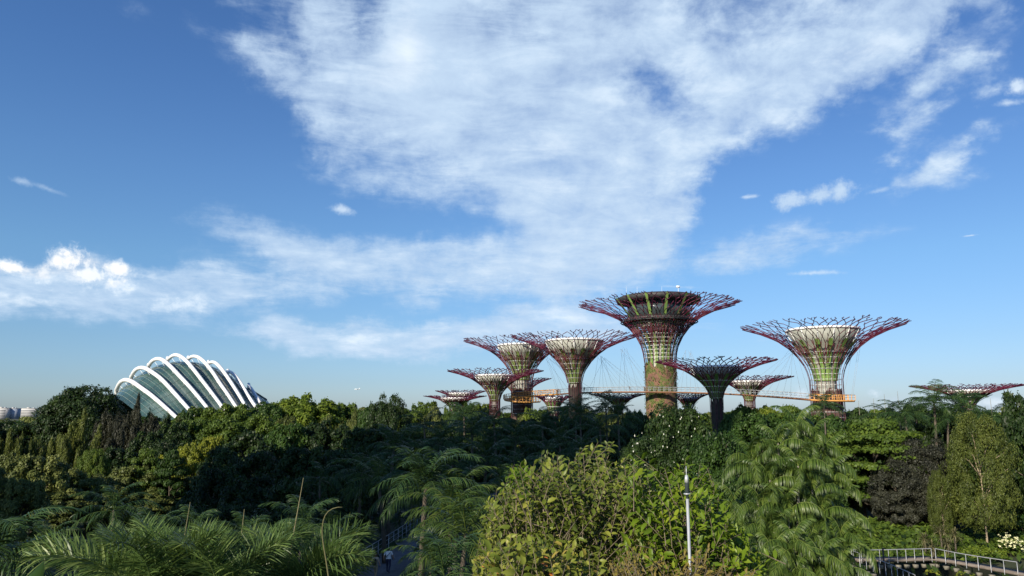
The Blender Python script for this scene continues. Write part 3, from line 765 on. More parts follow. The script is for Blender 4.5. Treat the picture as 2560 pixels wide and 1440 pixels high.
for C, m, dk, st in ((CG, 'rail', 'deck', 1.5), (CL, 'orange', 'orange', 1.1), (CR, 'orange', 'orange', 1.15)):
    g = Geo(); Lp, Rp = strip(g, rel(C), 2.4, .45); g.build('deck', MT[dk], root)
    for E in (Lp, Rp):
        g = Geo(); rail(g, E * 1.0, 1.35, st, .06 if m == 'rail' else .11, .055 if m == 'rail' else .08, 1); g.build('railing', MT[m], root)
# stay cables from the crowns down to the deck
def hang(px0, py0, D0, lo, hi, n, seed):
    rs = random.Random(seed); g = Geo(); A, B = [], []
    for i in range(n):
        k = int(len(CG) * (lo + (hi - lo) * i / max(1, n - 1))); k = min(max(k, 0), len(CG) - 1)
        A.append(np.array(at(px0 + rs.uniform(-9, 9), py0 + rs.uniform(-5, 5), D0 + rs.uniform(-2, 2)))); B.append(CG[k])
    g.rods(rel(A), rel(B), .024, .024, 4); return g.build('stay_cables', MT['cable'], root)
hang(1372, 893, 238, .0, .16, 9, 1); hang(1502, 892, 236, .13, .38, 13, 2); hang(1560, 870, 232, .26, .42, 9, 3)
hang(1720, 880, 230, .44, .62, 11, 4); hang(1985, 870, 205, .70, .98, 9, 5)
g = Geo(); g.rods(rel([np.array(at(2150, 870, 203)), np.array(at(2144, 880, 202)), np.array(at(2128, 890, 202))]), rel([CR[-1], CR[-2], CR[-6]]), .035, .035, 4); g.build('stay_cables', MT['cable'], root)

# ------------------------------------------------------------------ glass conservatory
RIBS = [
 [(235,680),(245,630),(262,590),(290,548),(325,522),(365,511),(410,518),(480,550),(600,635),(720,722),(860,840),(1010,975)],
 [(442,510),(452,460),(478,405),(520,360),(565,340),(610,337),(660,352),(740,400),(860,488),(980,610),(1090,732),(1195,850)],
 [(688,345),(705,295),(735,252),(775,222),(820,210),(865,216),(920,245),(1010,325),(1130,452),(1260,590),(1390,740),(1525,905)],
 [(960,245),(975,215),(1005,186),(1045,162),(1085,157),(1125,166),(1175,195),(1250,262),(1350,385),(1470,540),(1590,695),(1710,855)],
 [(1250,228),(1268,205),(1295,186),(1325,176),(1360,177),(1400,190),(1450,225),(1520,292),(1620,425),(1710,565),(1800,690),(1890,825)],
 [(1540,285),(1552,273),(1572,262),(1597,257),(1625,261),(1655,278),(1700,320),(1760,395),(1840,510),(1905,610),(1965,705),(2025,805)],
 [(1815,400),(1824,398),(1838,396),(1855,400),(1880,415),(1910,440),(1950,485),(1990,540),(2035,612),(2075,680),(2115,750),(2160,815)],
 [(2115,600),(2119,601),(2125,606),(2135,618),(2150,635),(2168,660),(2186,687),(2206,720),(2225,752),(2242,780),(2258,808),(2275,838)]]
croot = empty('glass_conservatory', at(470, 1040, 330)); tag(croot, 'glass domed conservatory ribbed with eight white arches behind the trees', 'conservatory')
c0 = np.array(croot.location); curves = []
for i, rb in enumerate(RIBS):
    Df, Db = 292 + 4.5 * i, 330 + 3.0 * i; P = []
    for j, (zx, zy) in enumerate(rb):
        u = j / 11.; D = Db + (Df - Db) * u ** .9
        P.append(np.array(at(250 + zx / 5.689, 860 + zy / 5.689, D)))
    # the far leg runs on down to the ground, the near leg to its footing
    d0 = P[0]; P = [np.array([d0[0] + (1.5 if i else .3), d0[1] + 4, .5]), np.array([d0[0] + (.2 if i else -.4), d0[1] + 2.5, d0[2] * .55])] + P
    e = P[-1] - P[-2]; e /= -e[2] if e[2] < 0 else 1; P.append(P[-1] + e * (P[-1][2] - .5))
    curves.append(smooth_path(P, 54))
for i, C in enumerate(curves):
    g = Geo(); rr = np.full(54, .86 - .02 * i); rr[30:] = np.linspace(rr[0], .56, 24); g.tube(C - c0, rr, 10); g.build('rib', MT['white'], croot, smooth=True)
def shell(C, k=.93):
    f = C[-1] * np.array([1, 1, 0]) * .5 + C[0] * np.array([1, 1, 0]) * .5
    Q = f + (C - f) * k; dn = np.array([1.0, 0, -.6]) * 0; return Q + dn
sh = [shell(C) for C in curves]
end0 = sh[0] + np.array([-2.0, -4.5, 0]); f0 = (sh[0][0] + sh[0][-1]) * .5; f0[2] = 0
pre = f0 + (sh[0] - f0) * .80 + np.array([-5., -6., 0]); pre[:, 2] = np.maximum(pre[:, 2], .5)
last = sh[-1].copy(); fl = (last[0] + last[-1]) * .5; fl[2] = 0; post = fl + (last - fl) * .82 + np.array([4.5, 6, 0])
rows = [pre] + sh + [post]; dense = []
for a in range(len(rows) - 1):
    for t in np.linspace(0, 1, 4, endpoint=False):
        q = rows[a] * (1 - t) + rows[a + 1] * t
        dense.append(q)
dense.append(rows[-1]); Dn = np.array(dense) - c0
g = Geo(); k = g.addv(Dn.reshape(-1, 3)); nr, nc = Dn.shape[:2]
i = np.arange(nr - 1)[:, None] * nc; j = np.arange(nc - 1)[None]; g.quads(np.stack([i + j, i + j + 1, i + nc + j + 1, i + nc + j], -1).reshape(-1, 4) + k)
g.build('glazing', MT['glass'], croot)
MT['bars'] = pmat('glazing_bar_paint', [(.3, (.16, .22, .20)), (.7, (.26, .33, .30))], .2, .5)
g = Geo(); cen = Dn.mean(axis=(0, 1)); cen[2] = 0
Do = Dn + (Dn - cen) / (np.linalg.norm(Dn - cen, axis=-1)[..., None]) * .12
g.rods(Do[:-1, 3:-2:2].reshape(-1, 3), Do[1:, 3:-2:2].reshape(-1, 3), .055, .055, 4)
rows_k = [r for r in range(nr) if r % 4 in (1, 2, 3)]
g.rods(Do[rows_k, :-1].reshape(-1, 3), Do[rows_k, 1:].reshape(-1, 3), .07, .07, 4)
g.build('glazing_bars', MT['bars'], croot)
for C, Q in zip(curves, sh):
    for jj in range(12, 50, 4): g = Geo(); g.tube([C[jj] - c0, Q[min(jj + 1, 53)] - c0], .11, 4); g.build('strut', MT['white'], croot)

# ------------------------------------------------------------------ distant flats, aeroplane, added shade towers behind the camera
MT['flats'] = pmat('white_flats', [(.3, (.42, .41, .40)), (.7, (.50, .49, .48))], .02, .8)
MT['flats_shade'] = pmat('shaded_side_flats', [(.3, (.22, .26, .33)), (.7, (.30, .34, .42))], .02, .8)  # shade on a block's side put into a bluish grey
MT['flatwin'] = pmat('flat_openings', [(.3, (.10, .11, .12)), (.7, (.22, .22, .22))], .05, .5)
def flats(x0, x1, ytop, D, label, depth=22, turn=0, tower=()):
    a = at(x0, ytop, D); b = at(x1, ytop, D); w = b.x - a.x; h = a.z
    r = empty('apartment_block', (a.x + w / 2, D, 0), R(turn)); tag(r, label, 'apartment block', 'distant apartment blocks')
    g = Geo(); g.box((-w / 2, 0, 0), (w / 2, depth, h)); g.build('wall', MT['flats'], r)
    g = Geo(); nf = 7
    for k in range(nf):
        z = h * (k + .35) / nf
        if k == nf - 1: continue
        g.box((-w / 2 + 3, -.4, z), (w / 2 - 3, .2, z + h / nf * .55))
    g.build('windows', MT['flatwin'], r)
    g = Geo(); g.box((-w / 2 - .5, -.8, h), (w / 2 + .5, depth + .5, h + 1.2)); g.box((-w * .12, 3, h + 1.2), (w * .05, 10, h + 4)); g.box((w * .25, 3, h + 1.2), (w * .34, 9, h + 3.2)); g.build('roof', MT['flats'], r)
    return r
flats(50, 90, 1021.5, 2500, 'pale banded apartment block standing alone on the horizon beside the dark domed trees')
flats(-14, 17, 1020.5, 2400, 'white fronted apartment block at the very edge of the view', 40, 0)
r = flats(19, 42, 1021.5, 2420, 'shaded blank side of the white fronted apartment block, painted grey as its own block')  # the white block's shaded side, built as a separate grey box
for c in r.children:
    if c.name.startswith('wall'): c.data.materials[0] = MT['flats_shade']
    if c.name.startswith('windows'): bpy.data.objects.remove(c)
flats(92, 106, 1022, 2650, 'narrow slice of apartment block showing at the foot of the dark domed trees')
p = at(893, 973, 3600); ar = empty('aeroplane', p, R(12)); tag(ar, 'tiny white aeroplane low in the sky between conservatory and supertrees', 'aeroplane')
g = Geo(); g.tube([(-13, 0, 0), (-11, 0, 0), (9, 0, 0), (13, 0, .4)], [.6, 1.9, 1.9, .3], 10); g.build('fuselage', MT['white'], ar)
g = Geo(); k = g.addv([(-3, 0, 0), (3, 0, 0), (6, 14, 1), (4, 14, 1), (6, -14, 1), (4, -14, 1)]); g.quads([[k, k + 1, k + 2, k + 3], [k + 1, k, k + 5, k + 4]]); g.build('wing', MT['white'], ar)
g = Geo(); k = g.addv([(8, 0, 1), (12, 0, 1), (13.5, 0, 6.5), (11.5, 0, 6.5)]); g.quads([[k, k + 1, k + 2, k + 3]]); g.build('tail_fin', MT['white'], ar)
# added towers, unseen behind the camera on its left, shaped to shade the middle trees
def add_shade_tower(q, s, wid, thick, h, word):
    hx, hy = -math.sin(SUN_AZ), -math.cos(SUN_AZ); px_, py_ = math.cos(SUN_AZ), -math.sin(SUN_AZ)
    x, y = q * px_ + (-s) * hx, q * py_ + (-s) * hy
    r = empty('shade_tower', (x, y, 0), math.atan2(py_, px_)); tag(r, word + ' of three added concrete towers with banded windows, shading the trees from beyond the view', 'tower')
    g = Geo(); g.box((-wid / 2, -thick / 2, 0), (wid / 2, thick / 2, h)); g.build('wall', MT['concrete'], r)
    g = Geo()
    for k in range(int(h / 3.5)):
        z = 3.5 * k + 1.2
        for sd in (-1, 1): g.box((-wid / 2 + 1, sd * thick / 2 - .05, z), (wid / 2 - 1, sd * thick / 2 + .05, z + 1.9))
    g.build('windows', MT['podglass'], r)
add_shade_tower(-48.5, -70, 27, 22, 101, 'taller')
add_shade_tower(-72.5, -64, 22, 20, 79, 'lower')

add_shade_tower(-65, -95, 13, 26, 158, 'tallest')  # slim tower added to shade the supertree with the grey cup
# ------------------------------------------------------------------ path, boardwalk, railings
MT['pave'] = pmat('path_paving', [(.3, (.10, .095, .10)), (.7, (.17, .16, .165))], 1.5, .9)
MT['board'] = pmat('boardwalk_timber', [(.3, (.13, .105, .085)), (.7, (.22, .185, .155))], 1.5, .85)
PK = [(-12.3, 44), (-9.6, 55), (-8.3, 66), (-7.2, 78), (-5.4, 90), (-3.4, 100), (-.5, 109), (3, 117)]
PATHC = smooth_path([(x, y, 4.75) for x, y in PK], 60); PATHC[:, 2] = 4.9
g = Geo(); PL, PR = strip(g, PATHC, 3.9, .45); tag(g.build('path', MT['pave']), kind='structure')
for E, lb in ((PL, 'grey metal handrail on the far side of the shaded path'), (PR, 'grey metal handrail along the near side of the shaded path where walkers stand')):
    g = Geo(); E2 = E if E is PL else E[34:]; rail(g, E2, 1.1, 1.6, .03, .035, 2); o = g.build('handrail', MT['rail']); tag(o, lb, 'handrail', 'handrails along the shaded path')
def walkpts(L): return np.array([(at(px, py, D).x, D, .55) for px, py, D in L])
def solveD(px, py, z):
    d = at(px, py, 1.0) - Vector((0, 0, CAMZ)); return (z - CAMZ) / d.z
def onz(px, py, z):
    D = solveD(px, py, z); v = at(px, py, D); return np.array([v.x, v.y, z])
zb = .55
B1 = [onz(2135, 1396, zb), onz(2200, 1396, zb), onz(2262, 1395.5, zb), onz(2330, 1393, zb)]
B2 = [onz(2330, 1393, zb), onz(2400, 1404, zb), onz(2480, 1418, zb), onz(2600, 1441, zb), onz(2720, 1470, zb)]
for B in (B1, B2):
    C = smooth_path(B, 24); C[:, 2] = zb
    g = Geo(); strip(g, C, 1.9, .25); o = g.build('boardwalk', MT['board']); tag(o, None, None, None, 'structure')
def hand(P, lb, n, h=1.08, cat='railing'):
    r = empty('railing', P[0]); tag(r, lb, cat, 'metal railings by the pond'); E = smooth_path(P, 30) - P[0]
    g = Geo(); d = np.concatenate([[0], np.cumsum(np.linalg.norm(np.diff(E, axis=0), axis=1))]); s = np.linspace(0, d[-1], n)
    Pp = np.stack([np.interp(s, d, E[:, c]) for c in range(3)], -1); up = np.array([0, 0, h])
    g.rods(Pp[:-1] + up, Pp[1:] + up, .045, .045, 6); g.build('top_rail', MT['rail'], r)
    for q in Pp:
        g = Geo(); g.rods([q - np.array([0, 0, .3])], [q + up], .04, .04, 4); g.build('post', MT['rail'], r)
    for q in Pp: g = Geo(); g.obox(q + np.array([0, 0, -.85]), (1, 0), .24, .2, .35); g.build('footing', MT['palm_bark'], r)
    return r
hand([onz(2130, 1401, zb), onz(2200, 1401, zb), onz(2330, 1397.5, zb)], 'pond railing running level in front of the big leaved plants', 10)
hand([onz(2340, 1397.5, zb), onz(2420, 1414, zb), onz(2545, 1434, zb)], 'pond railing with a curled end sloping down to the edge of the view', 8)
hand([onz(2134, 1404, .6), onz(2210, 1432, .35), onz(2290, 1468, .1)], 'pond railing descending across the water in front of the black post', 11)
bp = onz(2211, 1420, .2); r = empty('black_post', bp); tag(r, 'slim black post rising between the pond railings', 'post')
g = Geo(); g.tube([(0, 0, -.8), (0, 0, 1.9)], .09, 8); g.build('shaft', MT['dark'], r); g = Geo(); g.tube([(0, 0, 1.9), (0, 0, 2.0)], .12, 8); g.build('finial', MT['dark'], r)

# ------------------------------------------------------------------ mast in front of the bush
mb = at(1727, 1470, 7.6); mt_ = at(1716, 1168, 7.6)
r = empty('lightning_mast', (mb.x, mb.y, gz(mb.x, mb.y) - .2)); tag(r, 'thin galvanised mast with a pointed rod top in front of the leafy bush', 'mast')
o0 = np.array(r.location); def_at = lambda px, py: np.array(at(px, py, 7.6)) - o0
top = def_at(1718.3, 1247); tip = def_at(1715.2, 1165); bot = def_at(1727, 1470); dr = (top - bot) / (top - bot)[2]; foot = bot - dr * bot[2]
g = Geo(); g.tube([foot, top], [.019, .0145], 12); g.build('pole', MT['steelgrey'], r, smooth=True)
g = Geo(); g.tube([top, def_at(1717.6, 1236), def_at(1717.2, 1205), def_at(1716.6, 1190)], [.008, .021, .021, .014], 12); g.build('insulator', MT['podglass'], r, smooth=True)
g = Geo(); g.tube([def_at(1716.6, 1206), def_at(1716.2, 1188)], [.0235, .015], 12); g.build('sleeve', MT['steelgrey'], r, smooth=True)
g = Geo(); g.tube([def_at(1717.8, 1235.5), def_at(1717.6, 1233)], [.034, .034], 16); g.build('collar', MT['steelgrey'], r)
g = Geo(); g.tube([def_at(1716.4, 1195), tip], [.006, .003], 8); g.build('rod', MT['steelgrey'], r)

# ------------------------------------------------------------------ people
def fmat(name, c, rough=.85): return pmat(name, [(.3, tuple(x * .85 for x in c)), (.7, tuple(min(1, x * 1.1) for x in c))], 12, rough)
SK = fmat('skin', (.42, .25, .17), .6); SK2 = fmat('tan_skin', (.30, .17, .11), .6); HR = fmat('black_hair', (.012, .010, .009), .5); HB = fmat('brown_hair', (.09, .05, .03), .5)
CLOTH = {k: fmat(k + '_cloth', c) for k, c in dict(white=(.72, .75, .80), navy=(.02, .025, .06), black=(.015, .015, .017), grey=(.22, .24, .24), red=(.45, .03, .03), blue=(.03, .05, .30), teal=(.25, .50, .55), khaki=(.25, .20, .13), beige=(.40, .33, .25), denim=(.05, .08, .14)).items()}
def make_person(pose):
    """one continuous body grown over a posed skeleton, facing +Y; about 1.72 m"""
    st, arm = pose
    J = {'pel': (0, 0, .95), 'sp': (0, .01, 1.12), 'ch': (0, 0, 1.32), 'nk': (0, 0, 1.46), 'hd': (0, .02, 1.56), 'cr': (0, .01, 1.66),
         'sl': (-.17, 0, 1.40), 'sr': (.17, 0, 1.40), 'hl': (-.09, 0, .90), 'hr': (.09, 0, .90),
         'kl': (-.10, .04 + st * .16, .50), 'kr': (.10, .04 - st * .08, .50), 'al': (-.10, st * .22 - .02, .09), 'ar': (.10, -st * .26 - .02, .12 if st > .3 else .09),
         'tl': (-.11, st * .22 + .14, .04), 'tr': (.11, -st * .26 + .12, .04)}
    if arm == 'walk': J.update(el=(-.24, -.10 * st - .02, 1.14), er=(.24, .10 * st - .02, 1.14), wl=(-.25, -.12 * st + .06, .90), wr=(.25, .16 * st + .06, .91))
    if arm == 'phone': J.update(el=(-.25, .08, 1.16), er=(.25, .08, 1.16), wl=(-.13, .30, 1.36), wr=(.13, .30, 1.38))
    if arm == 'rail': J.update(el=(-.28, .10, 1.18), er=(.28, .10, 1.18), wl=(-.22, .34, 1.10), wr=(.22, .34, 1.10))
    J['gl'] = tuple(np.array(J['wl']) + (np.array(J['wl']) - np.array(J['el'])) * .32); J['gr'] = tuple(np.array(J['wr']) + (np.array(J['wr']) - np.array(J['er'])) * .32)
    Rd = dict(pel=.14, sp=.125, ch=.15, nk=.055, hd=.085, cr=.082, sl=.065, sr=.065, el=.042, er=.042, wl=.030, wr=.030, gl=.026, gr=.026, hl=.095, hr=.095, kl=.062, kr=.062, al=.042, ar=.042, tl=.034, tr=.034)
    E = [('pel','sp'),('sp','ch'),('ch','nk'),('nk','hd'),('hd','cr'),('ch','sl'),('ch','sr'),('sl','el'),('sr','er'),('el','wl'),('er','wr'),('wl','gl'),('wr','gr'),('pel','hl'),('pel','hr'),('hl','kl'),('hr','kr'),('kl','al'),('kr','ar'),('al','tl'),('ar','tr')]
    names = list(Rd); me = bpy.data.meshes.new('person_skeleton'); me.from_pydata([J[n] for n in names], [(names.index(a), names.index(b)) for a, b in E], [])
    o = bpy.data.objects.new('person_skeleton', me); COL.objects.link(o)
    m = o.modifiers.new('skin', 'SKIN'); m.use_smooth_shade = True; s2 = o.modifiers.new('sub', 'SUBSURF'); s2.levels = 1; s2.render_levels = 1
    for v, n in zip(me.skin_vertices[0].data, names):
        v.radius = (Rd[n] * (1.0 if n not in ('sp', 'ch', 'pel') else 1.0), Rd[n] * (.72 if n in ('sp', 'ch', 'pel') else 1.0)); v.use_root = n == 'pel'
    dg = bpy.context.evaluated_depsgraph_get(); dg.update(); out = bpy.data.meshes.new_from_object(o.evaluated_get(dg)); bpy.data.objects.remove(o)
    out.name = 'person_body'
    for mm in (SK, HR, CLOTH['white'], CLOTH['navy'], CLOTH['black']): out.materials.append(mm)
    for f in out.polygons:
        c = f.center; x, y, z = abs(c.x), c.y, c.z
        if z > 1.47: k = 1 if (z > 1.62 or y < .03) else 0
        elif z > .93 and (x < .20 or z > 1.22): k = 2
        elif x > .19 and z > .7: k = 0
        elif z > .11: k = 3
        else: k = 4
        f.material_index = k
    return out
POSES = {'walk': make_person((.8, 'walk')), 'stand': make_person((.12, 'walk')), 'phone': make_person((.15, 'phone')), 'rail': make_person((.1, 'rail'))}
def person(p, face, pose, shirt, trousers, label, hair=HR, skin=SK, sc=1.0, group=None):
    o = bpy.data.objects.new('person', POSES[pose]); COL.objects.link(o); o.location = p; o.rotation_euler = (0, 0, R(face)); o.scale = (sc, sc, sc)
    for i, m in enumerate((skin, hair, CLOTH[shirt], CLOTH[trousers], CLOTH['black'])):
        o.material_slots[i].link = 'OBJECT'; o.material_slots[i].material = m
    tag(o, label, 'person', group); return o
def strap(o, c='black'):
    g = Geo(); a = np.linspace(0, 2 * np.pi, 17); g.tube([(.16 * math.cos(x), .125 * math.sin(x) - .01, 1.20 + .22 * math.cos(x)) for x in a], .016, 4, cap=False); g.build('strap', CLOTH[c], o)
def pack(o, c):
    g = Geo(); g.tube([(0, -.19, .98), (0, -.20, 1.02), (0, -.20, 1.34), (0, -.18, 1.40)], [.08, .14, .13, .06], 8); g.build('backpack', CLOTH[c], o, smooth=True)
zp = 4.91
def onpath(px, py): return onz(px, py, zp)
GP = 'walkers on the shaded path'
o = person(onpath(970, 1433), -8, 'walk', 'white', 'navy', 'person in white shirt and navy trousers with a dark crossbody strap walking away', group=GP, sc=1.02); o.scale = (1.25, 1.15, 1.03); strap(o, 'navy')
o = person(onpath(938, 1448), -12, 'walk', 'beige', 'khaki', 'person in beige top with a dark backpack low behind the spiky palm', hair=HB, group=GP, sc=.98); pack(o, 'black')
o = person(onpath(1186, 1269), -10, 'walk', 'grey', 'denim', 'person in grey shirt and jeans with a diagonal strap on the shaded path', group=GP, sc=1.04); strap(o)
person(onpath(1176, 1265), 10, 'phone', 'blue', 'blue', 'person in blue clothes raising both hands beside the grey shirted walker', group=GP)
person(onpath(1153, 1270), 30, 'stand', 'red', 'black', 'person in red shirt on the far side of the shaded path', group=GP, sc=.95)
person(onpath(1144, 1275), 200, 'stand', 'teal', 'grey', 'person in pale teal top facing the camera beside the red shirt', group=GP, sc=.92)
person(onpath(1199, 1292), 165, 'phone', 'navy', 'navy', 'person all in navy standing against the near handrail', group=GP, sc=1.0)
person(onpath(1208, 1284), 190, 'phone', 'black', 'denim', 'person in black holding a phone up behind the navy figure', group=GP, sc=1.0)
def onbridge(px, C=CG):
    best = min(range(len(C)), key=lambda k: abs((C[k][0] / C[k][1]) * FPX / (math.cos(PITCH)) - (px - 1280) * 1.0)); return C[best] + np.array([0, 0, .02])
BG = 'people on the footbridge in the air'
for px, pose, f, sh_, tr_, lb in [
 (1343, 'walk', 80, 'khaki', 'black', 'person in brown walking near the orange loop of the footbridge'),
 (1350, 'rail', 180, 'red', 'denim', 'person in red leaning on the footbridge rail near the orange loop'),
 (1375, 'walk', 90, 'black', 'black', 'person in black walking on the footbridge just past the orange loop'),
 (1387, 'stand', 160, 'navy', 'black', 'person in navy standing on the footbridge, first of the close pair'),
 (1391, 'stand', 200, 'black', 'denim', 'person in black and jeans, second of the close pair on the footbridge'),
 (1463, 'stand', 180, 'black', 'navy', 'lone dark figure on the footbridge beside the slim supertree trunk'),
 (1574, 'rail', 180, 'black', 'grey', 'person in dark top leaning on the rail midway between two trunks'),
 (1611, 'stand', 120, 'black', 'black', 'dark figure on the footbridge touching the tall planted trunk')]:
    p = onbridge(px)
    person(p, f, pose, sh_, tr_, lb, group=BG)

# ------------------------------------------------------------------ tree prototypes (12 m tall, crown radius 6 m)
def crown_mesh(seed, style, nclump, per, leaf, h0=3.0, h1=12.0, rad=6.0):
    rs = np.random.RandomState(seed); hh = (h1 - h0) / 2; zc = (h1 + h0) / 2
    u = rs.normal(0, 1, (nclump, 3)); u[:, 2] = u[:, 2] * .9 + .25; u /= np.linalg.norm(u, axis=1)[:, None]
    # an uneven outline: a few broad lobes
    lob = rs.normal(0, 1, (7, 3)); lob /= np.linalg.norm(lob, axis=1)[:, None]
    k = 1 + .20 * np.max(u @ lob.T, axis=1) - .14 + rs.uniform(-.10, .06, nclump)
    q = rs.uniform(.62, .92, nclump) * k
    C = np.stack([u[:, 0] * rad * q, u[:, 1] * rad * q, zc + u[:, 2] * hh * q], -1)
    if style == 'layered':
        tiers = h0 + (h1 - h0) * np.array([.12, .32, .5, .68, .84, .97]); tr = rad * np.array([.75, .95, 1.0, .85, .6, .25])
        t = rs.randint(0, 6, nclump); a = rs.uniform(0, 2 * np.pi, nclump); r = np.sqrt(rs.uniform(.15, 1, nclump)) * tr[t]
        C = np.stack([r * np.cos(a), r * np.sin(a), tiers[t] + rs.normal(0, .25, nclump) - r * .10], -1)
    if style == 'column':
        a = rs.uniform(0, 2 * np.pi, nclump); z = rs.uniform(.02, .98, nclump); r = rad * (np.sin(np.pi * (z * .82 + .14)) ** .55) * rs.uniform(.45, .95, nclump) * (1 + .12 * np.sin(3 * a + z * 9))
        C = np.stack([r * np.cos(a), r * np.sin(a), h0 + (h1 - h0) * z], -1)
    if style == 'feather':
        npl = 11; pa = rs.uniform(0, 2 * np.pi, npl); pr = rad * np.sqrt(rs.uniform(0.02, .8, npl)); ph = h0 + (h1 - h0) * (1 - .38 * (pr / rad) ** 1.2) * rs.uniform(.84, 1.0, npl)
        w_ = rs.randint(0, npl, nclump); zz_ = rs.uniform(0, 1, nclump) ** .8; wid = (1 - zz_) ** .6 * rad * .30 + .15
        C = np.stack([pr[w_] * np.cos(pa[w_]) + rs.normal(0, 1, nclump) * wid * .55, pr[w_] * np.sin(pa[w_]) + rs.normal(0, 1, nclump) * wid * .55, h0 + (ph[w_] - h0) * zz_], -1)
    rc = rad * rs.uniform(.13, .27, nclump)
    sz = {'round': (1, 1, .72), 'layered': (1.25, 1.25, .30), 'column': (.75, .75, .95), 'feather': (.62, .62, 1.05)}[style]
    n = nclump * per; ci = np.repeat(np.arange(nclump), per)
    d = rs.normal(0, 1, (n, 3)); out = C - np.array([0, 0, zc - hh * .4]); out /= np.linalg.norm(out, axis=1)[:, None] + 1e-9
    d += out[ci] * (.9 if style in ('round', 'column') else .3); d[:, 2] += .35; d /= np.linalg.norm(d, axis=1)[:, None]
    # lumpy clump surface
    p = C[ci] + d * rc[ci][:, None] * np.array(sz) * (rs.uniform(.35, 1.05, n) ** .5)[:, None]
    nrm = d * np.array([1, 1, 1.0]) + np.array([0, 0, .25])
    if style in ('feather',): L = leaf_quads(p, rs, leaf * 2.3, leaf * .5, nrm, .35, droop=2.2)
    elif style == 'column': L = leaf_quads(p, rs, leaf * 1.6, leaf * .55, nrm, .4, droop=1.0)
    else: L = leaf_quads(p, rs, leaf * 1.15, leaf * .8, nrm, .38)
    # stray sprigs that break the outline
    m = n // 12; ii = rs.randint(0, n, m); ps = p[ii] + out[ci[ii]] * rs.uniform(.1, .55, m)[:, None] * rad * .12; L2 = leaf_quads(ps, rs, leaf * 1.3, leaf * .6, nrm[ii], .8)
    g = Geo(); k0 = g.addv(np.concatenate([L, L2]).reshape(-1, 3)); tot = n + m
    cv = rs.uniform(-.22, .22, nclump); var = np.clip(np.concatenate([rs.uniform(.12, .88, n) * .75 + .12 + cv[ci], rs.uniform(.3, .9, m)]), 0, 1)
    g.quads((np.arange(tot) * 4)[:, None] + np.arange(4) + k0, var)
    me = g.mesh('crown'); me.materials.append(G['mid']); return me, C, rc
def trunk_mesh(seed, C, style, mat):
    rd = random.Random(seed); g = Geo(); top = 8.5 if style != 'column' else 11
    pts = [(0, 0, -.6), (rd.uniform(-.1, .1), 0, 1.5), (rd.uniform(-.3, .3), rd.uniform(-.3, .3), 4), (rd.uniform(-.4, .4), rd.uniform(-.4, .4), 6.5), (0, 0, top)]
    rr = [.42, .30, .24, .17, .06] if style not in ('feather', 'column') else [.24, .17, .14, .11, .04]; g.tube(pts, rr, 8)
    idx = rd.sample(range(len(C)), min(len(C), 16 if style != 'feather' else 10))
    for i in idx:
        c = C[i]; z0 = max(2.2, min(7.5, c[2] - 2.2 - rd.random())); b = np.array([np.interp(z0, [p[2] for p in pts], [p[0] for p in pts]), np.interp(z0, [p[2] for p in pts], [p[1] for p in pts]), z0])
        mid = b * .5 + c * .5 + np.array([0, 0, .5 if style != 'layered' else -.2]); g.tube([b, mid, c], [.12, .07, .025], 5)
    me = g.mesh('trunk', smooth=True); me.materials.append(mat); return me
PROTO = {}
def proto(key, seed, style, nc, per, leaf, h0=3.0, bark='bark', rad=6.0):
    cm, C, rc = crown_mesh(seed, style, nc, per, leaf, h0=h0, rad=rad); PROTO[key] = (cm, trunk_mesh(seed, C, style, MT[bark]))
for i in range(4): proto('round%d' % i, 100 + i, 'round', 115, 150, .40, h0=1.5)
for i in range(2): proto('fineround%d' % i, 110 + i, 'round', 170, 210, .25, h0=1.2)
for i in range(2): proto('layered%d' % i, 120 + i, 'layered', 120, 130, .42, h0=3.5)
for i in range(3): proto('feather%d' % i, 130 + i, 'feather', 260, 80, .30, h0=1.0)
proto('finelayered0', 141, 'layered', 210, 130, .33, h0=3.2)
proto('column0', 150, 'column', 260, 150, .20, h0=2.6, bark='pale_bark', rad=6.0)
TREES = []
def tree(px, ytop, D, wpx, style, mat, label, cat='tree', group=None, bark=None, rz=None, name=None, zoff=0.0, sink=0.0):
    """a tree whose top is seen at (px,ytop) from the camera, D metres off, its crown wpx photo pixels wide"""
    rd = random.Random(int(px * 7 + ytop * 13)); t = at(px, ytop, D); z0 = gz(t.x, D) + zoff; H = t.z - z0
    if H < 1.5: H = 1.5
    keys = [k for k in PROTO if k.rstrip('0123456789') == style]; cm, tm = PROTO[keys[rd.randrange(len(keys))]]
    nm = name or {'round': 'broadleaf_tree', 'fineround': 'broadleaf_tree', 'layered': 'tiered_tree', 'finelayered': 'tiered_tree', 'feather': 'feathery_tree', 'column': 'column_tree'}[style]
    r = empty(nm, (t.x, D, z0), rd.uniform(0, 6.28) if rz is None else rz); sx = wpx * D / FPX / 12.0 * (.96 if style != 'column' else 1.05); sz = H / 12.2
    inst('trunk', tm, r, MT[bark] if bark else None, sc=(max(sx, .5 * sz) if sx < .5 * sz else sx, max(sx, .5 * sz), sz)); inst('crown', cm, r, G[mat], sc=(sx, sx * rd.uniform(.9, 1.1), sz))
    tag(r, label, cat, group or None); TREES.append((r, px, ytop, D, style, mat, label is None)); return r

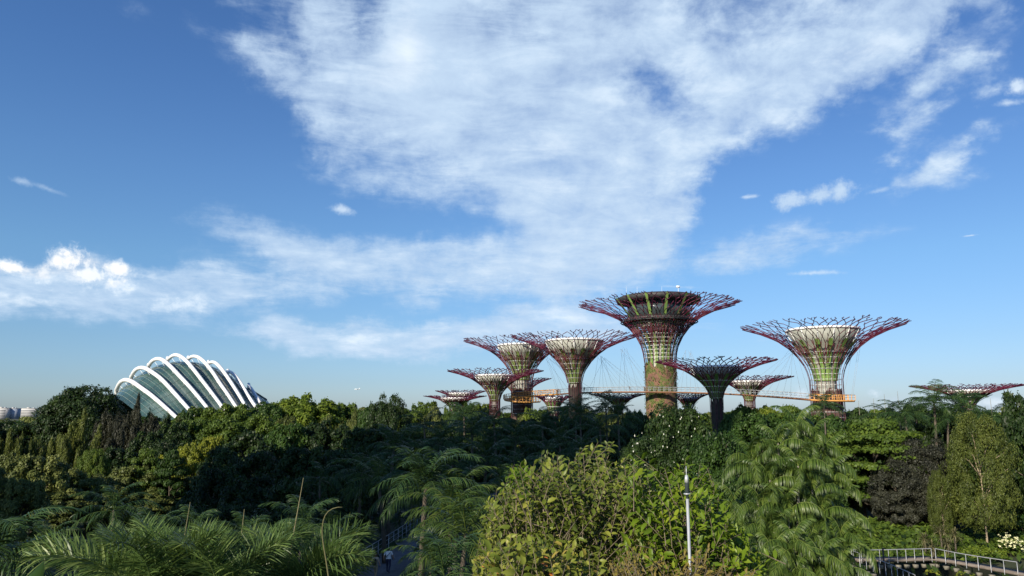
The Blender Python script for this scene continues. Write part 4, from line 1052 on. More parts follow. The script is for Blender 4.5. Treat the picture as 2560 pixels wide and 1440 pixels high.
# ------------------------------------------------------------------ palms
def frond_mesh(name, L, a0, arch, npair, leaf, width, droop, seed, fold=.35, sweep=.55, vbase=.0, drooptip=0.0, twist=0.0, plume=.12):
    """a feather leaf growing along +X from the origin; leaflets hang by 'droop'"""
    rs = np.random.RandomState(seed); n = 26; u = np.linspace(0, 1, n); ang = a0 - arch * u ** 1.25
    dx_ = np.cos(ang) * L / (n - 1); dz_ = np.sin(ang) * L / (n - 1); X_ = np.concatenate([[0], np.cumsum(dx_[:-1])]); Z_ = np.concatenate([[0], np.cumsum(dz_[:-1])]); Y_ = twist * L * u ** 2
    g = Geo(); g.tube(np.stack([X_, Y_, Z_], -1), np.linspace(.020, .004, n) * L ** .5, 4, var=.85, cap=False)
    for sd in (-1, 1):
        s = np.linspace(.10, .995, npair) + rs.normal(0, .004, npair); bx = np.interp(s, u, X_); by = np.interp(s, u, Y_); bz = np.interp(s, u, Z_); aa = np.interp(s, u, ang)
        T = np.stack([np.cos(aa), 0 * aa, np.sin(aa)], -1); Np = np.stack([-np.sin(aa), 0 * aa, np.cos(aa)], -1); S_ = np.array([0, sd, 0.])
        fw = sweep + .5 * s ** 3 + rs.normal(0, .08, npair); up = fold + rs.normal(0, plume, npair)
        d = S_ * 1.0 + T * fw[:, None] + Np * up[:, None]; d /= np.linalg.norm(d, axis=1)[:, None]
        ll = leaf * (np.sin(np.pi * (s * .80 + .13)) ** .6) * rs.uniform(.85, 1.1, npair); B = np.stack([bx, by, bz], -1)
        dr = droop * rs.uniform(.8, 1.25, npair); k1 = B + d * (ll * .33)[:, None] - np.array([0, 0, 1.]) * (ll * .33 * dr * .35)[:, None]
        d2 = d * 1.0; d2[:, 2] -= dr; d2 /= np.linalg.norm(d2, axis=1)[:, None]; k2 = k1 + d2 * (ll * .36)[:, None]
        d3 = d2.copy(); d3[:, 2] -= dr * .9 + drooptip; d3 /= np.linalg.norm(d3, axis=1)[:, None]; k3 = k2 + d3 * (ll * .36)[:, None]
        w_ = width; W = T * .85 + Np * rs.normal(0, .35, npair)[:, None]; W /= np.linalg.norm(W, axis=1)[:, None]; W = W * w_ / 2
        V = np.stack([B - W * .5, B + W * .5, k1 - W, k1 + W, k2 - W * .85, k2 + W * .85, k3], 1); k = g.addv(V.reshape(-1, 3)); i = (np.arange(npair) * 7)[:, None] + k
        vv = np.clip(rs.uniform(.05, .85, npair) + vbase, 0, 1)
        g.quads(i + np.array([0, 1, 3, 2]), vv); g.quads(i + np.array([2, 3, 5, 4]), vv); g.tris(i + np.array([4, 5, 6]), vv)
    me = g.mesh(name); me.materials.append(G['palmdark']); return me
FR = {}
FR['mid'] = [frond_mesh('frond', 3.6, .9, 1.5, 34, .95, .060, .55, 1), frond_mesh('frond', 3.6, .55, 1.5, 34, 1.0, .060, .8, 2), frond_mesh('frond', 3.3, .1, 1.2, 32, 1.0, .060, 1.2, 3)]
FR['umb'] = [frond_mesh('frond', 2.7, .95, 2.5, 66, .72, .050, 1.9, 11, fold=.15, sweep=.30), frond_mesh('frond', 2.7, .45, 2.1, 66, .78, .050, 2.3, 12, fold=.05, sweep=.25), frond_mesh('frond', 2.5, 1.25, 1.8, 56, .60, .05, 1.0, 13, fold=.3, sweep=.55)]
FR['fine'] = [frond_mesh('frond', 2.3, .95, 1.35, 150, .60, .026, .22, 21, fold=.55, sweep=.85, plume=.75), frond_mesh('frond', 2.3, .6, 1.5, 150, .60, .026, .3, 22, fold=.5, sweep=.8, twist=.06, plume=.7), frond_mesh('frond', 2.1, .25, 1.2, 130, .56, .026, .45, 23, fold=.4, sweep=.75, twist=-.06, plume=.6)]
def trunk_tube(P, r0, r1, mat, name='trunk', parent=None, n=8):
    g = Geo(); g.tube(P, np.linspace(r0, r1, len(P)), n); return g.build(name, mat, parent, smooth=True)
def palm(px, py, D, scale, mat, label, nf=17, kind='mid', spear=0.0, z0=None, lean=None, group='palms among the trees', up=0, bark='bark', seed=None, cat='palm', name='feather_palm'):
    rd = random.Random(seed if seed is not None else int(px * 3 + py * 5)); c = at(px, py, D); gz0 = gz(c.x, D) if z0 is None else z0
    lx, ly = lean or (rd.uniform(-.6, .6), rd.uniform(-.6, .6)); r = empty(name, (c.x - lx, D - ly, gz0)); h = c.z - gz0
    P = [(0, 0, -.4), (lx * .15, ly * .15, h * .35), (lx * .5, ly * .5, h * .7), (lx, ly, h)]; trunk_tube(P, .16 * scale + .02, .10 * scale, MT[bark], parent=r)
    for i in range(nf):
        t = i / (nf - 1.0); F = FR[kind]; f = 0 if t < .35 else (1 if t < .75 else 2); tilt = (.25 - .0 * t) if f == 0 else 0.0
        a = i * 2.399 + rd.uniform(-.2, .2); s = scale * rd.uniform(.86, 1.08) * (1 - .12 * (t < .15))
        inst('frond', F[f], r, G[mat], (lx, ly, h - .08 * scale + (.15 * scale if f == 0 else 0)), (rd.uniform(-.25, .25), -tilt * (1.6 if t < .2 else .5) + rd.uniform(-.12, .12) + up, a), (s, s, s))
    if spear:
        g = Geo(); sx, sy = spear; g.tube([(lx, ly, h), (lx + sx * .5, ly, h + sy * .5), (lx + sx, ly, h + sy)], [.018 * scale + .005, .012 * scale + .003, .003], 5, var=.95); g.build('spear_leaf', G['straw' if kind == 'fine' else mat], r)
    tag(r, label, cat, group); return r

# ------------------------------------------------------------------ the wood, back to front
def T(px, y, D, w, s, m, l=None, **k): return tree(px, y, D, w, s, m, l, **k)
# far treeline that closes the horizon
rd = random.Random(5)
FARG = 'far treeline below the supertrees'
x = -60
while x < 2640:
    y = 1022 + rd.uniform(-8, 8)
    if x < 110: y = 1047 + rd.uniform(-2, 4)
    if 100 < x < 700: y = 1034 + rd.uniform(-5, 4)
    if 1560 < x < 1860: y = 1024 + rd.uniform(-4, 6)
    T(x, y, rd.uniform(290, 340), rd.uniform(85, 120), 'round', rd.choice(['mid', 'deep', 'olive', 'mid']), group=FARG)
    x += rd.uniform(52, 70)
x = -60
while x < 2640:
    y = 1034 + rd.uniform(-7, 8)
    if x < 110: y = 1052
    if 180 < x < 680: y = 1042
    T(x, y, rd.uniform(200, 250), rd.uniform(110, 150), 'round', rd.choice(['deep', 'mid', 'olive', 'deep']), group=FARG)
    x += rd.uniform(70, 95)
MIDG = 'trees of the wood'
def W(lst, grp=MIDG):
    for a in lst:
        T(*a[:6], a[6] if len(a) > 6 else None, group=grp)
W([ # px, ytop, D, width, style, material, label
 (212,958,150,228,'fineround','dark','big dark domed tree rising beside the distant apartment blocks'),  # shade on the domed crown comes from its dark leaf colour
 (155,1002,146,95,'round','dark'),(290,1000,140,120,'feather','greydark','tall grey dark feathery tree whose top meets the first white arch'),(355,1015,132,120,'feather','greydark'),
 (430,1020,140,90,'feather','olive'),(342,984,134,62,'feather','greydark'),(395,1000,136,80,'feather','dark'),(465,1018,150,60,'round','deep'),(400,1045,128,130,'feather','greydark'),(40,1052,150,150,'round','dark'),(-30,1050,140,120,'round','dark'),
 (520,1012,160,150,'round','mid','bright green billowing tree just below the feet of the white arches'),(600,1003,158,150,'round','mid'),(670,1003,165,130,'round','deep'),
 (480,1045,140,120,'round','mid'),(560,1040,142,150,'round','mid'),(650,1035,145,150,'round','mid'),
 (765,985,172,180,'round','lime','broad pale green tree with the highest crown between conservatory and dark domed tree'),(700,1000,168,120,'round','lime'),(820,1003,176,110,'round','mid'),
 (745,1022,145,150,'feather','olive','olive brown rounded tree in front of the broad pale green one'),(835,1020,150,90,'feather','olive'),(880,1025,150,100,'feather','olive'),(870,1002,182,110,'round','mid'),
 (975,984,132,118,'fineround','dark','glossy dark domed tree standing clear on the skyline'),(925,1008,140,90,'round','deep'),(1040,1012,190,90,'round','mid'),(1085,1018,185,80,'round','olive'),(1070,1006,260,90,'round','mid'),
 (1180,1000,250,70,'round','mid','young green tree growing up in front of the lowest supertree cup'),(1125,1002,252,50,'feather','mid'),(1205,1004,255,60,'round','lime'),
 (1160,1010,150,120,'fineround','dark'),(1345,1018,200,70,'round','mid'),(1325,1012,205,50,'round','lime'),
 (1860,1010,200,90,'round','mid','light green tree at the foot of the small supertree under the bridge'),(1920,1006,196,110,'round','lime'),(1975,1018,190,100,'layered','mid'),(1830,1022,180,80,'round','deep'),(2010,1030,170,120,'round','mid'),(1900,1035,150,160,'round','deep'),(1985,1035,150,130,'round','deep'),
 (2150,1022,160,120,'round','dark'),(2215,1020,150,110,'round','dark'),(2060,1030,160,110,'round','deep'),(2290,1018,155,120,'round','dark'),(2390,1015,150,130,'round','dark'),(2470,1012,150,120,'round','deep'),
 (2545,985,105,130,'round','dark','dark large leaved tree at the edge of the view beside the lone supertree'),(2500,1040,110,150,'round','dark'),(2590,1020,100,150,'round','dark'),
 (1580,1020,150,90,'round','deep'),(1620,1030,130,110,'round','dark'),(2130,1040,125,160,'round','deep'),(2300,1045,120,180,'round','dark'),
 # left middle ground
 (215,1020,112,95,'feather','feather','tall olive feathery tree catching the sun in front of the dark domed trees'),(175,1062,108,90,'feather','feather'),(125,1075,108,80,'feather','feather'),(30,1072,104,90,'feather','feather'),(70,1060,106,60,'feather','feather'),(-20,1075,104,90,'feather','feather'),
 (300,1070,112,110,'feather','greydark'),(380,1080,114,120,'round','dark'),(300,1120,105,120,'round','dark'),(440,1060,122,120,'round','dark'),(415,1100,108,110,'round','dark'),
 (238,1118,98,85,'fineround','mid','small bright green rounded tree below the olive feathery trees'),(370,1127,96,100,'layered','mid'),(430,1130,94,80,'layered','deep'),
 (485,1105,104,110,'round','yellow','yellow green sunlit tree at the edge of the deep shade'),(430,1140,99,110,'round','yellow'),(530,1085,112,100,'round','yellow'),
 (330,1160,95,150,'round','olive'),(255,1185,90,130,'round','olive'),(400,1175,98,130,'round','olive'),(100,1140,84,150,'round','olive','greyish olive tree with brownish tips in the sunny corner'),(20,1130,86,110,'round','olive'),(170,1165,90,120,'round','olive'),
 (60,1185,72,130,'round','olive'),(-10,1175,72,110,'round','olive'),(150,1215,84,150,'round','olive'),(270,1225,88,150,'round','olive'),(370,1225,92,150,'round','olive'),(460,1190,98,130,'round','olive'),
 # shaded middle, partly by its dark leaf colour
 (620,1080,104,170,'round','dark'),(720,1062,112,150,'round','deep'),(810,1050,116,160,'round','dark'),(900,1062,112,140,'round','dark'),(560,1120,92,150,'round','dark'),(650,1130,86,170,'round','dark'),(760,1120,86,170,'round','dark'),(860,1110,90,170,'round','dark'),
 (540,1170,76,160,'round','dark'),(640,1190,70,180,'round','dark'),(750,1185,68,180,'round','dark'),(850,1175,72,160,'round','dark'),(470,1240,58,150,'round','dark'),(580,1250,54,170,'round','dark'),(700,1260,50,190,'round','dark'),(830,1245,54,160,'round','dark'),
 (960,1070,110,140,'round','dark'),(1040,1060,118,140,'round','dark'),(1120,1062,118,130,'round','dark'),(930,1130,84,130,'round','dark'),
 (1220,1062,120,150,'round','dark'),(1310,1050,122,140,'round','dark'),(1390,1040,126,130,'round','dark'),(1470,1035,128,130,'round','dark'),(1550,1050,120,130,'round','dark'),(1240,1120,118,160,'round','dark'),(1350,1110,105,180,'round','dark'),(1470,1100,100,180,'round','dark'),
 # right middle ground
 (2180,1050,108,270,'finelayered','mid','wide tiered light green tree with a slim pale trunk beside the drooping palm clump'),(2110,1070,114,130,'round','mid'),(2225,1085,116,130,'round','deep'),(2150,1120,112,150,'round','deep'),
 (2300,1095,102,175,'fineround','purple','purple black leaved tree between the tiered tree and the column tree'),(2245,1150,101,150,'fineround','purple'),(2330,1180,101,120,'fineround','greydark'),(2235,1220,101,100,'round','purple'),
 (2480,1120,110,140,'round','dark'),(2560,1100,110,150,'round','dark'),(2540,1180,104,120,'round','dark'),(2440,1250,106,130,'round','dark'),
 (2090,1130,112,130,'round','dark'),(2060,1200,108,110,'round','deep'),
])
tree(2437,1052,92,150,'column','colgreen','tall column shaped olive tree with a pale flaking trunk above the pond railing', bark='pale_bark', rz=1.2)
tree(2345,1188,95,60,'column','colgreen','slender young column tree beside the taller pale trunked one', bark='pale_bark', rz=.4)
# the tree hung with white bell flowers
fl = tree(1690,1003,80,225,'fineround','dark','large dark conical tree hung with small white bell flowers before the tallest supertree', name='bell_flower_tree', rz=.3)
tree(1625,1085,76,190,'fineround','dark','dark spreading tree leaning on the bell flower tree, white bells in its crown', name='bell_flower_tree', rz=1.3)
tree(1790,1070,72,190,'fineround','deep','green tree with white bell flowers beside the drooping palm clump', name='bell_flower_tree', rz=2.3)
rs = np.random.RandomState(9); g = Geo(); fo = np.array(fl.location); ry = fl.rotation_euler.z
for _ in range(120):
    px, py = rs.uniform(1575, 1860), rs.uniform(1010, 1290)
    if abs(px - 1700) > 30 + (py - 1000) * .95: continue
    c = np.array(at(px, py, rs.uniform(71, 76))) - fo; c = np.array([c[0] * math.cos(-ry) - c[1] * math.sin(-ry), c[0] * math.sin(-ry) + c[1] * math.cos(-ry), c[2]])
    s = rs.uniform(.35, .65); g.lathe([(.02 * s, .20 * s), (.05 * s, .12 * s), (.06 * s, 0), (.11 * s, -.07 * s)], 6, c, rs.uniform(0, 1))
MT['bell'] = pmat('white_petals', [(.3, (.62, .62, .50)), (.7, (.75, .74, .62))], 2, .6); g.build('blossoms', MT['bell'], fl)
# automatic labels for the trees that look alike: kind, colour, landmark band and order

# ------------------------------------------------------------------ palms of the middle distance
PD = 'palmdark'
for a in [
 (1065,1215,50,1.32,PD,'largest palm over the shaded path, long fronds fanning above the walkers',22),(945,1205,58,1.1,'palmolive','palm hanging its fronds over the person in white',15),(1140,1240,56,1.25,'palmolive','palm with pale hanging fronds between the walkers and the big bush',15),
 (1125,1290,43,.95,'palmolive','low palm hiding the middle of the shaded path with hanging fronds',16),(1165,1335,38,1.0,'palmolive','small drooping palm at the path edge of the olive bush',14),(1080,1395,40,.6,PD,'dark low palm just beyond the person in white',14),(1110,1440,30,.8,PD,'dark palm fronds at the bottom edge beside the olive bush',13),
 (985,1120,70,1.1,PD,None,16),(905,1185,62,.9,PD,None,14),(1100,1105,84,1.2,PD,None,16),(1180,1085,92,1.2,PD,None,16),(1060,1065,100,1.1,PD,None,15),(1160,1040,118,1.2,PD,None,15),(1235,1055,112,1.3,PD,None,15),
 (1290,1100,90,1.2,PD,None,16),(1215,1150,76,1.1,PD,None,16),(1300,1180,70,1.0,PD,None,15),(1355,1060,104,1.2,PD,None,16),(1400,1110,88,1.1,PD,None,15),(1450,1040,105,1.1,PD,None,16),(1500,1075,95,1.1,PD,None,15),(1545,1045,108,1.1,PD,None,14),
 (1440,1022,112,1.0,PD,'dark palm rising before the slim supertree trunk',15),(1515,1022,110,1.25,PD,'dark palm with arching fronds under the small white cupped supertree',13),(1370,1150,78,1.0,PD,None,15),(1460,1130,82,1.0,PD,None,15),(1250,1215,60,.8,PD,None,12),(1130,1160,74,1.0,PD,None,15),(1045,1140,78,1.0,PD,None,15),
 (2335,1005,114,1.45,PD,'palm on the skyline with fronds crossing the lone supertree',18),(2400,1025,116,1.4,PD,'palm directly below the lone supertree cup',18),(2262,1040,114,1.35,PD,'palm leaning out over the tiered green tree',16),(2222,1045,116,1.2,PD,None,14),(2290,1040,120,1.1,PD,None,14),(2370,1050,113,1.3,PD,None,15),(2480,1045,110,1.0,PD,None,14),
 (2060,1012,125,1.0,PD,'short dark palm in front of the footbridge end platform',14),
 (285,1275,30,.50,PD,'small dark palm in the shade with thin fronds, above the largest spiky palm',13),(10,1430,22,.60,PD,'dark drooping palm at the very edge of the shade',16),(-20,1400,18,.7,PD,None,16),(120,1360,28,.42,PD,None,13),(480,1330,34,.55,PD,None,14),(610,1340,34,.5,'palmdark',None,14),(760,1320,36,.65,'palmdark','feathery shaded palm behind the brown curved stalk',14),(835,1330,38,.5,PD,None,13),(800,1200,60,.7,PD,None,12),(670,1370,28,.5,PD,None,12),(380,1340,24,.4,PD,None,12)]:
    palm(*a[:5], a[5], nf=a[6])
for (px, py, y1, D, m) in ((1548,1014,985,110,0),(2218,1020,985,120,0),(2190,1024,996,120,0),(2252,1012,978,118,0),(2152,1022,1002,125,0),(2484,1025,995,110,0)):
    b = at(px, 1060, D); r = empty('bare_spike', (b.x, D, gz(b.x, D))); zt_ = at(px, y1, D).z - r.location.z
    g = Geo(); g.tube([(0, 0, 0), (0, 0, zt_ * .5), (-.1, 0, zt_)], [.16, .10, .02], 6); g.build('stem', MT['palm_bark'], r)
    TREES.append((r, px, y1, D, 'spike', 'grey', True)); tag(r, None, 'stem', 'bare stems sticking out of the treetops')
# clumps of drooping palms at the pond
def clump(stems, label, nmax, dz=0.0):
    """one clustering palm: stems (px,py,D) of crowns; all stems share a root"""
    b = at(stems[0][0], 1100, stems[0][2]); r = empty('clustering_palm', (b.x, stems[0][2], .3)); tag(r, label, 'palm'); o = np.array(r.location); rd = random.Random(int(b.x * 100)); k = 0
    per = nmax // len(stems)
    for (px, py, D) in stems:
        c = np.array(at(px, py, D)) - o; foot = np.array([c[0] * .45, c[1] * .4, -.3])
        trunk_tube([foot, foot * .5 + c * .5 + np.array([-.1 * np.sign(c[0]) * 1.5, 0, 0]), c - np.array([0, 0, .7]), c], .085, .055, MT['palm_bark'], 'stem', r, 6)
        for i in range(per):
            t = i / (per - 1.0); f = 2 if t < .25 else (0 if t < .62 else 1); s = rd.uniform(.9, 1.12) * 1.0; a = i * 2.399 + rd.uniform(-.3, .3)
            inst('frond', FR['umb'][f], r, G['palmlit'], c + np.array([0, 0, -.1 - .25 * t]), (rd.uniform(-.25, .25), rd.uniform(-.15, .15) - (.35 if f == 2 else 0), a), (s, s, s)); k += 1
    return r
clump([(1945,1108,52),(1880,1150,52),(1925,1200,50.5),(1995,1165,50),(1905,1270,50),(2030,1225,50.5),(1970,1275,49.5),(2050,1285,50.5),(1935,1330,49)], 'tall clump of drooping bright green palms, upper part lit by the sun', 90)
clump([(1990,1062,56),(2035,1105,55.5),(2075,1195,54.5),(2095,1275,53),(2060,1150,55),(2030,1350,49.5),(2100,1345,50)], 'drooping palm clump whose highest heads stand behind the taller lit clump', 63)
clump([(1930,1385,47.5),(1985,1365,47),(1890,1420,47),(2050,1400,47),(2100,1415,48),(1990,1440,46)], 'low drooping palms at the foot of the tall palm clump by the pond', 54)
clump([(1835,1260,62),(1850,1330,60),(1815,1370,58)], 'small palm clump squeezed between bell flower tree and tall palm clump', 27)

# ------------------------------------------------------------------ spiky palms close to the camera
FG = 'spiky fine leaved palms close below the camera'
for a in [(300,1530,8.6,.60,'palmfine','largest spiky palm close below the camera with a broad sweeping frond fan',16,(.0,0)),
 (430,1530,9.0,.54,'palmfine','spiky palm with a pale spear leaf rising between it and the largest one',15,(.12,1.22)),
 (585,1505,9.6,.54,'palmfine','spiky palm with the shortest pale spear leaf, third of the close row',15,(.06,1.10)),
 (695,1560,8.4,.60,'palmfine','spiky palm with the tallest pale spear leaf, beside the brown curved stalk',16,(.20,1.52)),
 (785,1580,8.8,.50,'palmfine','spiky palm nearest the person in white, fronds swept towards the path',15,(.0,0)),
 (380,1560,7.8,.60,'palmfine','low spiky palm half out of the view between the first two of the close row',13,(0,0)),
 (560,1560,7.8,.58,'palmfine','low spiky palm half out of the view below the shortest spear leaf',13,(0,0))]:
    c = at(a[0], a[1], a[2])
    palm(*a[:5], a[5], nf=a[6], kind='fine', spear=a[7] if a[7][1] else 0, group=FG, lean=(0, 0), name='spiky_palm', up=-.05)
# brown curved stalk and a blurred leaf right before the lens
r = empty('dry_stalk', at(830, 1500, 3.0)); tag(r, 'thin brown curved dry stalk close to the camera between spiky palms', 'stalk'); o = np.array(r.location)
g = Geo(); g.tube(smooth_path([np.array(at(px, py, 3.0)) - o for px, py in ((832,1620),(828,1500),(818,1420),(807,1350),(806,1315),(815,1285),(835,1270),(856,1268))], 30), np.linspace(.0045, .0016, 30), 6); g.build('stem', G['straw'], r)
r = empty('broad_leaf_plant', at(70, 1560, 2.6)); tag(r, 'single broad grey green leaf tip poking up at the bottom corner', 'plant'); o = np.array(r.location)
P = [np.array(at(px, py, D)) - o for px, py, D in ((30,1480,2.6),(110,1402,2.66),(96,1460,2.5),(60,1560,2.55),(120,1520,2.6))]
g = Geo(); k = g.addv(P); g.tris([[k, k + 2, k + 1], [k, k + 3, k + 2], [k + 2, k + 4, k + 1], [k + 2, k + 3, k + 4]], .4); g.build('leaf', G['deep'], r)

# ------------------------------------------------------------------ the leafy bushes close to the camera
def leaf6(P, T_, Nn, L, W, curl):
    """leaves with a folded midrib and a bent tip: base P, direction T_, face normal Nn"""
    n = len(P); B = np.cross(Nn, T_); B /= np.linalg.norm(B, axis=1)[:, None] + 1e-9; L = L[:, None]; W = W[:, None]; c = curl[:, None]
    m1 = P + T_ * L * .30 + Nn * 0; m2 = P + T_ * L * .68 - Nn * L * .06 * c; tp = P + T_ * L * .98 - Nn * L * .20 * c
    up = Nn * W * .16
    return np.stack([P, m1 + B * W * .42 + up, m1 - B * W * .42 + up, m1, m2 + B * W * .40 - Nn * L * .06 * c * 0 + up, m2 - B * W * .40 + up, m2, tp], 1)
def bush(label, mat, outline, D0, D1, ybot, ntwig, leafL, leafW, seed, name='leafy_bush', nst=16, baseX=None, stemmat='bark', dens=9, tl=(.30, .60)):
    rs = np.random.RandomState(seed); ox = [p[0] for p in outline]; oy = [p[1] for p in outline]; pxc = (ox[0] + ox[-1]) / 2; Dm = (D0 + D1) / 2
    b = at(pxc if baseX is None else baseX, 1400, Dm); r = empty(name, (b.x, Dm, gz(b.x, Dm) - .1)); tag(r, label, 'bush'); o = np.array(r.location)
    twigs = []; LP, LT, LN, LL, LW, LC, LV = [], [], [], [], [], [], []
    A, Bq, RA, RB = [], [], [], []
    for i in range(ntwig):
        px = rs.uniform(ox[0], ox[-1]); top = np.interp(px, ox, oy); f = rs.uniform(0, 1) ** .85; py = top + (ybot - top) * f; D = rs.uniform(D0, D1) if rs.rand() < .5 else D0 + (D1 - D0) * rs.rand() ** 2
        if f < .08: D = rs.uniform(D0 + .2 * (D1 - D0), D1)
        tip = np.array(at(px, py, D)); 
        d = np.array([(px - pxc) / 400. + rs.normal(0, .35), -.35 + rs.normal(0, .35), .9 + rs.normal(0, .3)]); d /= np.linalg.norm(d); ln = rs.uniform(*tl)
        base = tip - d * ln; A.append(base - o); Bq.append(tip - o); RA.append(.006); RB.append(.002)
        if rs.rand() < .10: A.append(base - o - np.array([d[0] * .3, 0, .5 + rs.rand() * .4])); Bq.append(base - o); RA.append(.011); RB.append(.006)
        n = dens; az0 = rs.uniform(0, 6.28); e1 = np.cross(d, [math.cos(az0), math.sin(az0), .2]); e1 /= np.linalg.norm(e1); tw = rs.rand(); lv = rs.normal(0, .16)
        for j in range(n):
            s = (j + .6) / n; sd = 1 if j % 2 else -1; p = base + d * ln * (.12 + .88 * s); t = e1 * sd + d * (.55 + .5 * s) + np.array([0, 0, -.25]) + rs.normal(0, .22, 3); t /= np.linalg.norm(t)
            nn = np.array([0, -.35, 1.]) + rs.normal(0, .38, 3); nn -= t * nn.dot(t); nn /= np.linalg.norm(nn)
            k = rs.uniform(.45, 1.12) * (.75 + .4 * math.sin(math.pi * min(1, s * 1.0)))
            LP.append(p); LT.append(t); LN.append(nn); LL.append(leafL * k); LW.append(leafW * k); LC.append(rs.uniform(.2, 1.6)); LV.append(rs.uniform(.1, .9) * .75 + .1 + lv)
    LP = np.array(LP) - o; V = leaf6(LP, np.array(LT), np.array(LN), np.array(LL), np.array(LW), np.array(LC)); g = Geo(); k = g.addv(V.reshape(-1, 3)); i = (np.arange(len(LP)) * 8)[:, None] + k; v = np.clip(np.array(LV), 0, 1)
    g.tris(i + np.array([0, 3, 1]), v); g.tris(i + np.array([0, 2, 3]), v); g.quads(i + np.array([1, 3, 6, 4]), v); g.quads(i + np.array([3, 2, 5, 6]), v); g.tris(i + np.array([4, 6, 7]), v); g.tris(i + np.array([6, 5, 7]), v)
    g.build('foliage', G[mat], r, smooth=False)
    g = Geo(); g.rods(A, Bq, np.array(RA), np.array(RB), 4)
    for s in range(nst):
        i = rs.randint(0, len(A)); e = np.array(A[i]); ft = np.array([rs.normal(0, .35), rs.normal(0, .3), -.2]); m1 = ft * .6 + e * .4 + np.array([-(e[0]) * .12, 0, .25]); g.tube([ft, m1, e], [.032, .022, .008], 6)
    g.build('branches', MT[stemmat], r); return r
MT['twig'] = pmat('twig', [(.3, (.09, .07, .045)), (.7, (.19, .15, .10))], 6, .8)
OUT1 = [(1188,1400),(1200,1330),(1215,1235),(1260,1200),(1300,1165),(1340,1150),(1375,1112),(1420,1140),(1455,1118),(1500,1100),(1535,1105),(1560,1140),(1600,1160),(1640,1200)]
OUT2 = [(1560,1150),(1585,1115),(1610,1150),(1650,1165),(1690,1170),(1740,1210),(1790,1230),(1840,1290),(1880,1350),(1905,1400)]
bush('big olive green bush with a few orange leaves close below the camera', 'bush', OUT1, 8.4, 10.6, 1475, 1250, .108, .053, 31, stemmat='twig', nst=9)
bush('bright green long leaved bush behind the galvanised mast', 'bushgreen', OUT2, 7.9, 10.0, 1475, 560, .145, .060, 32, stemmat='twig', nst=7)
bush('dry yellow brown bush with bare twigs around the foot of the mast', 'dry', [(1490,1420),(1560,1370),(1640,1340),(1700,1370),(1780,1350),(1850,1380),(1890,1420)], 7.2, 8.2, 1480, 170, .085, .030, 33, stemmat='twig', name='dry_bush')
bush('slender sapling with paired leaves rising above the mast tip', 'bushgreen', [(1688,1150),(1715,1125),(1735,1150),(1762,1120),(1785,1180),(1800,1240)], 9.4, 10.2, 1300, 46, .13, .055, 34, name='sapling', nst=3, stemmat='twig')
bush('small shoot with stacked paired leaves standing up at the end of the olive bush', 'bushgreen', [(1275,1148),(1292,1142),(1312,1160)], 8.3, 8.6, 1200, 9, .10, .045, 36, name='sapling', nst=2, stemmat='twig', dens=12)
bush('olive shoots filling the lower end of the big bush beside the path', 'bush', [(1185,1395),(1230,1340),(1300,1330),(1400,1350),(1500,1370)], 7.2, 8.6, 1490, 240, .13, .062, 37, stemmat='twig')

# ------------------------------------------------------------------ plants round the pond
def shrub(px, ytop, D, wpx, mat, label, seed, n=2600, leaf=.22, hmin=.6, name='shrub', cat='shrub', depth=2.0, bushy=.5, group=None):
    rs = np.random.RandomState(seed); t = at(px, ytop, D); z0 = gz(t.x, D); H = max(hmin, t.z - z0); w = wpx * D / FPX / 2
    r = empty(name, (t.x, D, z0)); tag(r, label, cat, group); nc = 60; a = rs.uniform(0, 6.28, nc); q = np.sqrt(rs.uniform(0, 1, nc)); C = np.stack([np.cos(a) * q * w, np.sin(a) * q * depth, H * (1 - .55 * q ** 2) * rs.uniform(.35, .95, nc)], -1)
    ci = rs.randint(0, nc, n); d = rs.normal(0, 1, (n, 3)); d[:, 2] = np.abs(d[:, 2]); d /= np.linalg.norm(d, axis=1)[:, None]; rc = min(w, 1.2) * bushy * rs.uniform(.5, 1, nc)
    p = C[ci] + d * rc[ci][:, None] * np.array([1, 1, .6]); p[:, 2] = np.maximum(p[:, 2], .03); L = leaf_quads(p, rs, leaf, leaf * .62, d + np.array([0, 0, .4]), .4)
    g = Geo(); k = g.addv(L.reshape(-1, 3)); g.quads((np.arange(n) * 4)[:, None] + np.arange(4) + k, np.clip(rs.uniform(0, 1, n) * .8 + rs.uniform(-.1, .2, nc)[ci], 0, 1)); g.build('foliage', G[mat], r)
    g = Geo()
    for i in range(10): g.tube([(0, 0, -.1), C[i] * .5, C[i]], [.05, .03, .012], 5)
    g.build('stems', MT['bark'], r); return r
PG = 'shrubs round the pond'
shrub(2375,1392,55,190,'yellow','yellowing bush in front of the sloping pond railing',41,3600,.20,hmin=1.2,depth=2.0,bushy=.55)
shrub(2160,1418,50,130,'lime','bright green bush below the near end of the pond railings',42,3000,.16,hmin=1.0,bushy=.55)
shrub(2530,1345,91,150,'mid','green hedge with pale yellow flowers by the far pond railing',43,4200,.26,hmin=1.5,depth=2.5)
shrub(2450,1372,89,110,'lime','low fresh green hedge behind the sloping railing',44,3000,.24,hmin=1.0,depth=2)
shrub(2560,1290,100,160,'deep','dark glossy shrub behind the flowering hedge',45,3600,.32,hmin=2.0,depth=2.5)
shrub(2060,1418,44,110,'lime','fresh green shrub under the low drooping palms',46,2600,.16,hmin=1.0)
shrub(2240,1290,106,200,'deep','dark shrub row in the shade of the purple tree',47,3800,.34,hmin=1.5,depth=3)
rs = np.random.RandomState(50); g = Geo()
hd = [o for o in COL.objects if o.get('label') == 'green hedge with pale yellow flowers by the far pond railing'][0]; ho = np.array(hd.location)
